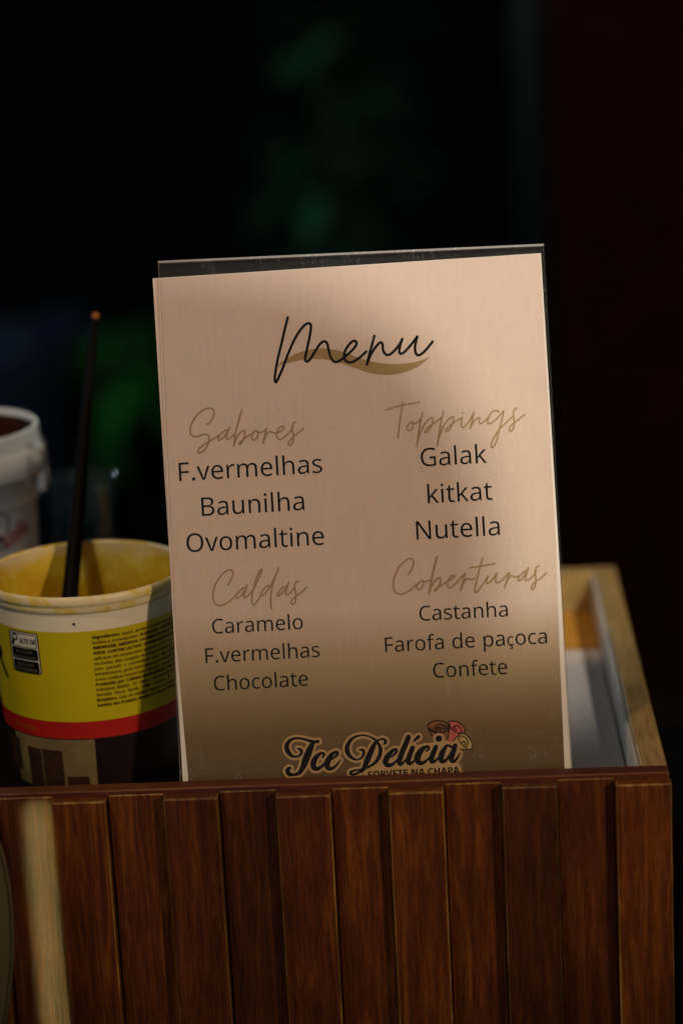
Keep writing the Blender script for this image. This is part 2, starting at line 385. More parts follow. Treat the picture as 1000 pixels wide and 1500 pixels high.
# ------------------------------------------------------------------ lettering outlines
REG = """A	429	0 0 187 482 242 482 428 0 366 0 308 148 118 148 61 0;138 202 290 202 236 347 230 367 221 396 214 419 203 378 193 347
B	437	65 0 65 480 202 480 281 473 338 453 364 431 379 400 384 361 378 322 361 290 332 268 293 255 293 251 322 244 348 234 369 218 386 197 397 170 400 136 395 96 380 63 356 36 303 9 234 0;126 275 214 275 266 280 299 295 316 320 322 354 315 388 294 411 258 424 205 428 126 428;126 51 222 51 276 57 311 76 330 105 336 141 329 175 310 202 274 219 218 225 126 225
C	424	261 -7 194 1 139 24 96 60 65 109 47 170 41 240 48 309 67 368 100 418 146 455 203 478 271 486 342 479 404 458 379 407 330 425 302 431 271 433 223 427 182 410 149 381 124 343 110 296 105 240 109 184 123 137 146 98 178 69 219 52 270 46 330 52 385 65 385 13 329 -2
D	490	65 0 65 480 213 480 281 473 338 453 385 419 420 374 442 315 449 244 442 170 420 109 383 61 333 27 272 7 199 0;126 52 191 52 261 59 315 82 354 120 378 174 385 242 380 301 364 348 338 383 302 408 258 423 204 428 126 428
E	373	65 0 65 480 333 480 333 426 126 426 126 277 321 277 321 224 126 224 126 53 333 53 333 0
F	349	65 0 65 480 333 480 333 426 126 426 126 257 320 257 320 203 126 203 126 0
G	489	271 -7 202 1 145 23 100 59 67 108 48 169 41 240 48 310 71 370 107 419 155 456 217 479 289 486 329 484 366 479 400 470 433 458 410 406 352 425 320 431 286 433 233 427 188 410 152 381 125 343 109 296 104 240 109 186 123 139 146 100 181 70 226 52 285 46 338 49 379 57 379 199 273 199 273 253 439 253 439 18 400 7 361 -1 318 -5
H	498	65 0 65 480 126 480 126 277 371 277 371 480 432 480 432 0 371 0 371 224 126 224 126 0
I	228	27 0 27 35 83 48 83 431 27 445 27 480 200 480 200 445 144 431 144 48 200 35 200 0
J	183	-3 -128 -31 -125 -52 -119 -52 -68 -30 -73 -4 -75 12 -73 28 -68 42 -59 52 -44 59 -24 62 3 62 480 122 480 122 7 114 -53 88 -95 48 -119
L	352	65 0 65 480 126 480 126 54 335 54 335 0
M	609	65 0 65 480 154 480 302 87 305 87 455 480 544 480 544 0 484 0 484 295 486 364 489 420 486 420 326 0 277 0 119 420 116 420 120 364 121 291 121 0
N	510	65 0 65 480 135 480 391 83 394 83 392 115 390 162 389 209 389 480 445 480 445 0 375 0 118 398 116 398 119 340 121 268 121 0
O	525	263 -7 194 1 139 24 96 61 65 111 47 171 41 241 47 310 65 370 96 419 139 456 195 479 263 487 329 479 384 456 427 420 458 370 477 310 484 240 477 171 458 110 427 61 384 24 329 1;263 46 312 51 352 69 382 98 403 137 416 184 420 240 416 297 403 344 382 382 352 411 313 428 263 434 214 428 174 411 143 382 122 344 109 297 105 240 109 184 122 137 143 98 173 69 213 51
P	406	65 0 65 480 192 480 249 475 295 463 329 443 353 415 367 380 372 338 368 300 354 264 330 233 294 208 245 192 181 187 126 187 126 0;126 238 174 238 234 244 276 261 301 290 310 336 302 376 280 405 242 422 187 428 126 428
R	418	65 0 65 480 197 480 275 471 329 446 353 419 367 385 372 343 369 308 358 279 342 256 322 239 300 225 276 215 408 0 337 0 221 198 126 198 126 0;126 249 197 249 248 255 283 272 303 301 310 340 303 381 281 407 245 422 194 427 126 427
S	369	166 -7 127 -5 91 -1 60 7 34 16 34 74 94 54 131 48 169 46 216 51 249 66 270 91 277 123 274 145 267 163 253 178 232 192 164 222 110 246 72 276 48 314 40 364 45 400 60 429 83 454 114 471 151 483 193 486 231 484 266 479 297 470 326 459 307 408 253 426 223 431 192 433 153 428 124 414 107 392 101 363 104 341 111 323 125 308 144 294 206 267 245 251 278 233 303 214 322 191 333 163 337 128 332 89 317 56 291 29 236 2
T	373	156 0 156 426 7 426 7 480 366 480 366 426 217 426 217 0
U	491	243 -7 188 -1 143 15 107 42 81 78 66 121 60 171 60 480 121 480 121 169 129 117 152 78 191 54 246 46 303 54 341 80 363 120 370 169 370 480 430 480 430 169 425 122 410 80 384 44 348 16 301 -1
V	403	171 0 0 480 63 480 171 172 189 117 201 67 214 117 232 173 339 480 403 480 232 0
Z	384	26 0 26 46 278 426 34 426 34 480 351 480 351 434 99 54 358 54 358 0
a	377	144 -7 100 0 63 19 39 52 31 100 36 133 50 161 73 183 127 206 203 215 265 217 265 238 260 277 245 301 222 314 190 318 163 316 136 310 89 291 71 335 96 347 126 357 159 364 193 366 251 359 291 337 314 300 322 245 322 0 279 0 268 51 265 51 241 25 216 7 185 -3;158 41 200 47 234 66 256 98 264 144 264 176 211 174 154 167 118 152 98 130 92 99 97 73 110 55 132 44
b	413	228 -7 189 -3 158 9 134 26 116 46 111 46 99 0 57 0 57 510 116 510 116 386 115 344 113 312 116 312 134 333 158 351 189 362 228 366 269 361 305 345 335 319 358 283 372 237 376 180 372 123 358 77 335 40 305 14 269 -1;219 42 261 51 291 78 309 121 315 181 311 230 299 268 280 295 253 312 218 317 169 309 138 284 122 242 116 182 116 179 122 121 138 78 157 58 184 46
c	322	201 -7 156 -2 117 13 83 38 58 73 42 120 37 178 42 238 59 286 85 322 119 347 160 362 206 367 259 361 300 347 282 298 244 310 204 315 166 310 136 293 115 266 102 228 98 179 105 121 124 79 156 53 201 44 229 46 253 50 294 65 294 13 254 -2
d	413	185 -7 143 -2 107 14 77 40 55 76 41 123 37 179 41 236 55 283 78 319 108 346 144 361 185 367 223 363 254 351 278 334 297 314 301 314 299 339 297 367 297 510 356 510 356 0 308 0 300 48 297 48 278 27 254 9 223 -3;194 42 243 50 274 74 292 113 298 168 298 179 292 238 275 282 256 302 229 314 193 318 152 308 122 280 104 235 98 178 104 121 122 78 152 51
e	379	210 -7 162 -2 120 14 85 40 59 76 42 122 37 177 42 232 57 279 81 316 112 344 151 361 196 367 239 362 276 347 305 322 327 290 340 250 345 204 345 169 98 169 107 115 129 76 165 52 213 44 245 45 274 50 328 69 328 17 274 -1 245 -5;99 216 283 216 277 257 262 290 234 311 195 318 158 312 129 291 109 259
f	231	73 0 73 314 10 314 10 342 73 362 73 383 81 443 104 483 141 506 190 514 229 510 260 502 244 455 220 462 191 465 165 460 147 446 136 420 132 383 132 360 223 360 223 314 132 314 132 0
g	413	195 -161 123 -155 65 -138 65 -84 125 -105 198 -112 240 -105 271 -85 291 -53 298 -11 298 3 298 27 300 48 297 48 268 17 231 -1 185 -7 142 -1 106 15 76 42 54 79 41 125 37 179 41 233 54 278 76 316 106 344 142 361 185 367 219 363 249 353 275 336 298 312 301 312 309 360 356 360 356 -6 352 -53 338 -92 317 -122 286 -144 245 -157;194 42 241 49 273 71 292 109 298 165 298 179 292 243 273 285 240 309 193 317 153 308 123 281 104 237 98 179 104 120 123 77 153 50
h	415	57 0 57 510 116 510 116 361 113 310 117 310 137 334 164 352 195 362 229 366 287 358 328 335 352 294 361 234 361 0 302 0 302 230 293 278 266 307 222 317 186 313 158 302 139 283 122 242 116 186 116 0
i	173	87 420 74 422 62 429 55 441 52 457 55 474 62 486 74 493 87 495 100 493 111 486 119 474 122 457 119 441 111 429 100 422;57 0 57 360 116 360 116 0
j	173	87 420 74 422 62 429 55 441 52 457 55 474 62 486 74 493 87 495 100 493 111 486 119 474 122 457 119 441 111 429 100 422;15 -161 -15 -159 -37 -153 -37 -105 -16 -110 7 -112 27 -109 43 -100 54 -83 57 -56 57 360 116 360 116 -54 110 -99 92 -133 61 -154
k	359	57 0 57 510 116 510 116 244 115 216 113 185 116 185 128 201 144 221 158 238 273 360 343 360 197 206 353 0 281 0 156 168 116 132 116 0
l	173	57 0 57 510 116 510 116 0
m	628	57 0 57 360 105 360 113 311 117 311 137 336 162 353 192 363 223 367 273 360 310 340 333 306 336 306 358 333 386 352 418 363 452 367 505 359 543 335 566 295 574 234 574 0 515 0 515 232 507 279 483 308 442 317 397 309 367 287 350 250 345 199 345 0 286 0 286 232 278 279 253 308 212 317 166 309 137 283 121 242 116 187 116 0
n	415	57 0 57 360 105 360 113 311 117 311 138 336 165 353 197 363 230 367 287 359 328 335 352 295 361 234 361 0 302 0 302 230 293 278 266 307 222 317 186 313 158 302 139 283 122 242 116 187 116 0
o	406	202 -7 157 -1 117 15 84 42 58 79 42 125 37 181 42 236 57 282 82 318 116 345 156 361 204 367 250 361 290 345 324 318 349 282 365 236 370 181 365 126 350 79 325 42 291 15 250 -1;203 42 237 46 263 59 283 80 303 123 309 181 303 238 283 281 263 301 236 313 203 317 169 313 143 301 123 281 104 238 98 181 104 123 123 80 143 59 170 46
p	413	57 -161 57 360 105 360 113 311 116 311 135 333 158 351 189 363 228 367 270 362 305 346 335 320 358 284 372 238 376 181 372 124 358 78 335 41 305 14 269 -1 228 -7 190 -3 159 9 135 26 116 46 112 46 115 17 116 -13 116 -161;219 42 249 47 273 60 291 82 305 110 312 143 315 181 309 237 291 280 261 308 218 317 171 309 140 286 123 247 116 192 116 181 122 122 138 78 157 58 184 46
q	413	297 -161 297 -7 298 21 300 48 296 48 278 27 254 9 222 -3 183 -7 143 -2 107 14 78 40 55 76 41 123 37 179 42 236 55 283 78 319 108 346 144 361 185 367 224 363 255 351 279 333 298 311 300 311 309 360 356 360 356 -161;195 42 242 50 274 73 291 112 298 167 298 179 292 239 275 282 256 302 228 314 193 318 164 313 140 301 122 280 104 235 98 178 104 121 122 78 152 51
r	277	57 0 57 360 105 360 112 294 115 294 135 322 160 345 190 361 225 367 247 366 267 363 260 308 241 312 221 313 194 309 169 298 147 280 131 256 120 226 116 192 116 0
s	322	148 -7 113 -5 83 -1 57 7 35 16 35 70 87 50 118 43 149 41 188 45 214 55 229 72 234 94 233 107 227 118 217 129 200 140 146 164 86 191 64 206 48 223 38 244 34 271 44 312 72 342 115 360 169 367 201 365 231 360 284 343 264 296 216 312 191 317 165 318 133 315 110 307 95 293 91 275 93 261 99 249 111 239 129 229 183 206 242 180 263 165 279 147 288 126 291 99 287 67 274 41 253 20 207 0
t	242	167 -7 140 -4 115 3 94 16 77 37 65 66 62 105 62 314 11 314 11 343 62 366 86 443 121 443 121 360 225 360 225 314 121 314 121 106 125 77 137 57 155 46 177 42 205 44 228 49 228 4 201 -4
u	415	184 -7 127 1 86 25 61 65 53 124 53 360 113 360 113 128 122 81 148 52 193 42 243 51 276 76 293 117 299 173 299 360 358 360 358 0 310 0 301 48 298 48 277 23 250 6 218 -3
v	341	136 0 0 360 63 360 140 148 151 115 162 80 169 52 171 52 179 81 190 116 201 148 278 360 341 360 204 0
x	355	12 0 142 184 18 360 85 360 178 224 270 360 336 360 212 184 343 0 276 0 178 144 79 0
z	316	26 0 26 39 220 314 38 314 38 360 285 360 285 316 94 46 289 46 289 0
y	343	56 -161 28 -160 7 -156 7 -109 25 -111 47 -113 75 -108 97 -95 114 -75 127 -49 146 -1 1 360 64 360 142 155 160 104 172 57 175 57 187 101 206 156 279 360 343 360 187 -50 166 -96 139 -131 103 -154
É	301	269 0 53 0 53 387 269 387 269 344 101 344 101 223 259 223 259 181 101 181 101 43 269 43;245 506 231 488 211 465 189 443 168 425 137 425 137 431 154 456 173 485 188 511 245 511
Ê	301	269 0 53 0 53 387 269 387 269 344 101 344 101 223 259 223 259 181 101 181 101 43 269 43;189 511 208 485 233 455 257 431 257 425 223 425 194 446 164 473 135 446 106 425 74 425 74 431 97 456 121 485 140 511
Á	346	295 0 249 120 95 120 49 0 0 0 151 388 195 388 346 0;191 280 185 296 178 319 172 338 167 316 161 296 155 280 112 163 234 163;252 506 238 488 218 465 196 443 175 425 144 425 144 431 161 456 180 485 195 511 252 511
Ç	342	218 349 189 347 163 339 139 326 120 308 105 285 94 259 87 228 85 193 88 149 99 111 118 79 144 56 177 42 218 37 266 42 310 53 310 10 266 -2 211 -5 157 1 112 19 78 48 53 88 38 137 33 194 36 236 45 274 60 308 81 337 107 360 139 378 176 389 219 392 248 391 276 386 302 379 326 369 306 328 266 343 243 348;256 -75 251 -98 236 -116 211 -126 176 -130 161 -129 149 -127 149 -98 162 -99 178 -100 195 -99 207 -95 215 -88 218 -76 214 -64 203 -56 168 -47 192 0 223 0 209 -29 233 -37 250 -52 255 -62
Ú	396	347 137 343 98 330 64 310 35 281 13 243 -1 196 -5 152 -1 115 12 86 34 58 79 49 138 49 387 98 387 98 136 104 94 123 63 154 43 199 37 231 40 256 50 275 65 288 85 296 109 298 137 298 387 347 387;278 506 264 488 244 465 222 443 201 425 170 425 170 431 187 456 206 485 221 511 278 511
ã	304	156 295 202 289 235 272 254 242 260 198 260 0 225 0 216 41 214 41 188 15 174 6 158 -1 116 -5 92 -3 70 4 51 16 37 32 28 54 25 81 33 119 59 148 102 166 164 173 213 175 213 192 210 223 198 243 179 253 153 257 131 255 110 250 72 235 57 270 102 288 128 293;170 140 124 135 95 123 79 105 74 80 78 59 89 44 106 36 127 33 161 38 189 53 207 79 213 116 213 142;53 328 59 357 72 379 89 393 113 398 136 393 157 382 177 371 195 367 206 369 214 375 225 398 252 398 246 370 233 348 216 334 193 329 171 333 149 344 129 355 111 360 99 358 91 352 81 328
á	304	156 295 202 289 235 272 254 242 260 198 260 0 225 0 216 41 214 41 188 15 174 6 158 -1 116 -5 92 -3 70 4 51 16 37 32 28 54 25 81 33 119 59 148 102 166 164 173 213 175 213 192 210 223 198 243 179 253 153 257 131 255 110 250 72 235 57 270 102 288 128 293;170 140 124 135 95 123 79 105 74 80 78 59 89 44 106 36 127 33 161 38 189 53 207 79 213 116 213 142;232 410 218 391 198 369 176 346 155 328 124 328 124 335 141 359 160 388 175 415 232 415
ç	260	163 -5 126 -1 94 10 67 30 47 59 34 97 30 144 34 192 48 231 69 260 96 280 129 292 166 296 209 291 242 280 228 241 197 250 165 254 138 251 116 242 100 226 88 205 81 177 79 144 81 112 88 85 100 64 116 48 137 39 162 36 204 41 237 53 237 10 205 -1;207 -75 202 -98 187 -116 162 -126 127 -130 111 -129 100 -127 100 -98 113 -99 128 -100 146 -99 158 -95 166 -88 168 -76 165 -64 154 -56 119 -47 142 0 174 0 160 -29 184 -37 201 -52 205 -62
é	306	158 296 193 292 222 280 246 260 264 234 274 202 278 165 278 136 79 136 86 93 104 61 133 42 172 35 221 40 265 55 265 14 221 -1 170 -5 131 -1 97 11 69 32 47 61 34 99 30 143 34 187 46 225 65 255 91 277 122 291;158 257 127 251 104 235 88 209 80 174 228 174 226 197 220 217 211 234 197 246 180 254;235 410 220 391 200 369 178 346 157 328 126 328 126 335 143 359 162 388 177 415 235 415
ê	306	158 296 193 292 222 280 246 260 264 234 274 202 278 165 278 136 79 136 86 93 104 61 133 42 172 35 221 40 265 55 265 14 221 -1 170 -5 131 -1 97 11 69 32 47 61 34 99 30 143 34 187 46 225 65 255 91 277 122 291;158 257 127 251 104 235 88 209 80 174 228 174 226 197 220 217 211 234 197 246 180 254;178 415 197 388 222 359 246 334 246 328 212 328 183 350 153 377 124 350 95 328 63 328 63 334 86 359 111 388 129 415
í	140	94 0 46 0 46 290 94 290;150 410 136 391 116 369 93 346 73 328 41 328 41 335 59 359 77 388 93 415 150 415
ó	328	298 146 296 112 289 82 277 56 262 34 242 17 219 5 193 -3 163 -5 135 -3 110 5 87 17 68 34 52 56 40 82 32 112 30 146 34 190 46 227 66 257 93 278 126 291 165 296 202 291 234 278 261 257 281 227 294 190;79 146 81 114 88 86 99 64 116 48 137 38 164 34 191 38 212 48 229 64 240 86 247 114 249 146 247 178 240 205 228 226 212 242 191 252 164 256 125 248 99 226 84 192;244 410 230 391 210 369 188 346 167 328 135 328 135 335 153 359 172 388 187 415 244 415
ú	335	289 290 289 0 250 0 243 38 241 38 230 25 217 14 185 -1 148 -5 117 -3 90 6 70 20 55 40 46 67 43 100 43 290 91 290 91 103 95 73 107 51 127 38 155 34 185 37 207 46 223 61 233 82 239 108 241 139 241 290;248 410 233 391 213 369 191 346 170 328 139 328 139 335 156 359 175 388 190 415 248 415
w	528	106 1 7 361 69 361 118 169 132 110 142 61 144 61 151 89 159 125 169 158 232 361 297 361 359 158 373 108 383 62 385 62 395 108 410 169 460 361 520 361 420 1 351 1 289 203 274 258 265 299 262 299 253 258 238 203 173 1
0	384	191 -7 142 1 102 22 72 59 50 108 37 169 33 240 37 313 49 373 69 422 99 458 140 480 191 487 241 480 281 458 312 422 334 373 347 313 351 240 347 169 335 108 314 59 284 23 243 1;191 44 224 49 249 65 268 92 286 154 291 240 286 326 268 388 249 415 224 431 191 437 159 431 133 415 115 388 98 326 92 240 98 154 115 93 133 65 159 49
1	384	181 0 181 335 181 381 183 418 164 400 142 381 91 339 60 379 189 480 238 480 238 0
2	384	32 0 32 49 158 176 219 240 241 268 257 296 266 324 269 355 263 390 246 415 219 431 185 436 152 433 123 424 96 409 69 390 38 430 68 452 102 470 141 482 185 486 245 478 291 452 312 427 325 396 330 359 326 322 314 288 296 256 271 224 207 155 107 56 107 54 349 54 349 0
3	384	162 -7 126 -5 92 -1 60 7 30 19 30 75 62 61 95 51 130 45 163 43 218 49 256 68 277 98 284 138 275 176 249 202 206 217 150 222 103 222 103 273 150 273 202 279 240 298 263 326 271 363 265 394 247 417 219 432 183 437 147 434 117 425 62 396 33 437 62 455 96 471 137 483 183 486 248 478 294 453 322 415 331 367 324 324 304 290 273 267 232 253 232 250 282 237 318 214 339 179 346 136 341 97 326 62 302 33 266 11 220 -2
4	384	244 0 244 109 14 109 14 159 240 482 301 482 301 162 371 162 371 109 301 109 301 0;72 162 244 162 244 313 245 372 247 419 244 419 231 392 216 367
5	384	167 -7 131 -5 97 0 67 8 42 19 42 75 69 62 101 52 135 46 167 44 215 50 253 69 277 101 285 147 278 189 257 219 219 238 165 244 122 241 83 234 54 253 72 480 312 480 312 426 122 426 111 287 142 291 185 294 251 285 302 257 326 229 341 195 346 153 341 107 325 68 299 36 263 12 219 -2
6	384	200 -7 157 -1 118 16 84 45 59 86 42 139 37 205 39 256 46 307 59 354 79 397 108 434 146 462 195 480 257 486 288 485 316 480 316 430 288 436 258 438 215 434 181 422 153 404 132 380 117 351 106 318 100 282 96 244 100 244 119 266 143 284 174 296 214 300 270 291 314 262 336 233 348 197 353 154 348 108 334 69 311 36 281 12 244 -2;199 43 238 50 268 70 288 105 294 154 288 195 271 227 242 247 201 254 172 251 146 241 126 226 110 208 100 187 97 166 100 137 108 108 122 82 142 61 168 48
7	384	91 0 288 426 30 426 30 480 351 480 351 434 156 0
8	384	193 -7 125 2 75 27 51 53 38 85 33 122 36 153 47 179 63 202 83 221 107 237 132 251 100 273 73 299 54 332 48 372 53 406 67 434 89 456 118 473 153 483 191 486 249 479 295 457 317 434 331 406 335 371 332 344 323 321 308 301 289 283 244 254 298 222 319 203 336 181 347 155 351 124 346 87 332 55 308 29 258 2;194 277 226 293 253 312 271 337 277 369 271 399 253 421 226 434 191 439 157 434 130 421 112 399 106 369 109 347 118 328 132 312 150 299;192 40 235 46 267 63 286 90 293 124 286 156 265 182 233 203 192 222 181 226 142 206 114 183 96 155 91 122 97 90 116 63 147 46
9	384	129 -7 98 -5 69 0 69 50 96 44 128 42 171 46 205 57 233 75 254 99 269 128 280 161 286 197 289 235 285 235 267 214 243 196 211 183 171 179 115 189 72 217 50 246 38 282 34 324 38 371 53 411 76 443 106 467 143 481 187 486 230 480 269 463 302 434 328 393 344 340 349 275 347 223 340 173 327 125 307 82 279 46 240 17 191 -1;184 226 214 229 240 239 261 254 276 272 286 292 289 314 287 342 278 371 264 397 244 418 218 432 187 437 149 430 119 409 99 374 92 325 98 284 115 252 143 232
.	180	89 -9 74 -7 60 1 51 15 48 36 51 57 60 71 74 79 89 81 106 79 119 71 129 57 132 36 129 15 119 1 106 -7
,	180	28 -87 47 -3 61 78 124 78 129 71 104 -8 71 -87
:	180	89 278 74 281 60 289 51 303 48 324 51 345 60 359 74 367 89 369 106 367 119 359 129 345 132 324 129 303 119 289 106 281;89 -9 74 -7 60 1 51 15 48 36 51 57 60 71 74 79 89 81 106 79 119 71 129 57 132 36 129 15 119 1 106 -7
-	216	27 154 27 206 189 206 189 154
(	201	126 -106 81 -43 51 28 33 104 27 184 33 265 51 342 81 415 126 480 181 480 140 413 110 340 93 264 87 185 93 108 110 32 140 -40 181 -106
)	201	21 -106 62 -40 91 32 109 108 115 185 109 264 91 340 61 413 20 480 76 480 120 415 151 342 169 265 175 184 169 104 151 28 120 -43 76 -106
/	250	7 0 185 480 243 480 64 0
°	232	116 226 92 229 71 236 54 249 41 266 33 286 30 309 32 332 40 352 53 369 70 382 91 390 116 392 140 390 161 382 178 369 191 352 199 332 202 309 199 286 191 266 178 249 161 236 140 229;116 258 139 261 155 272 164 288 167 309 164 330 154 347 138 357 116 361 93 357 77 347 68 330 65 309 68 288 77 272 93 261"""
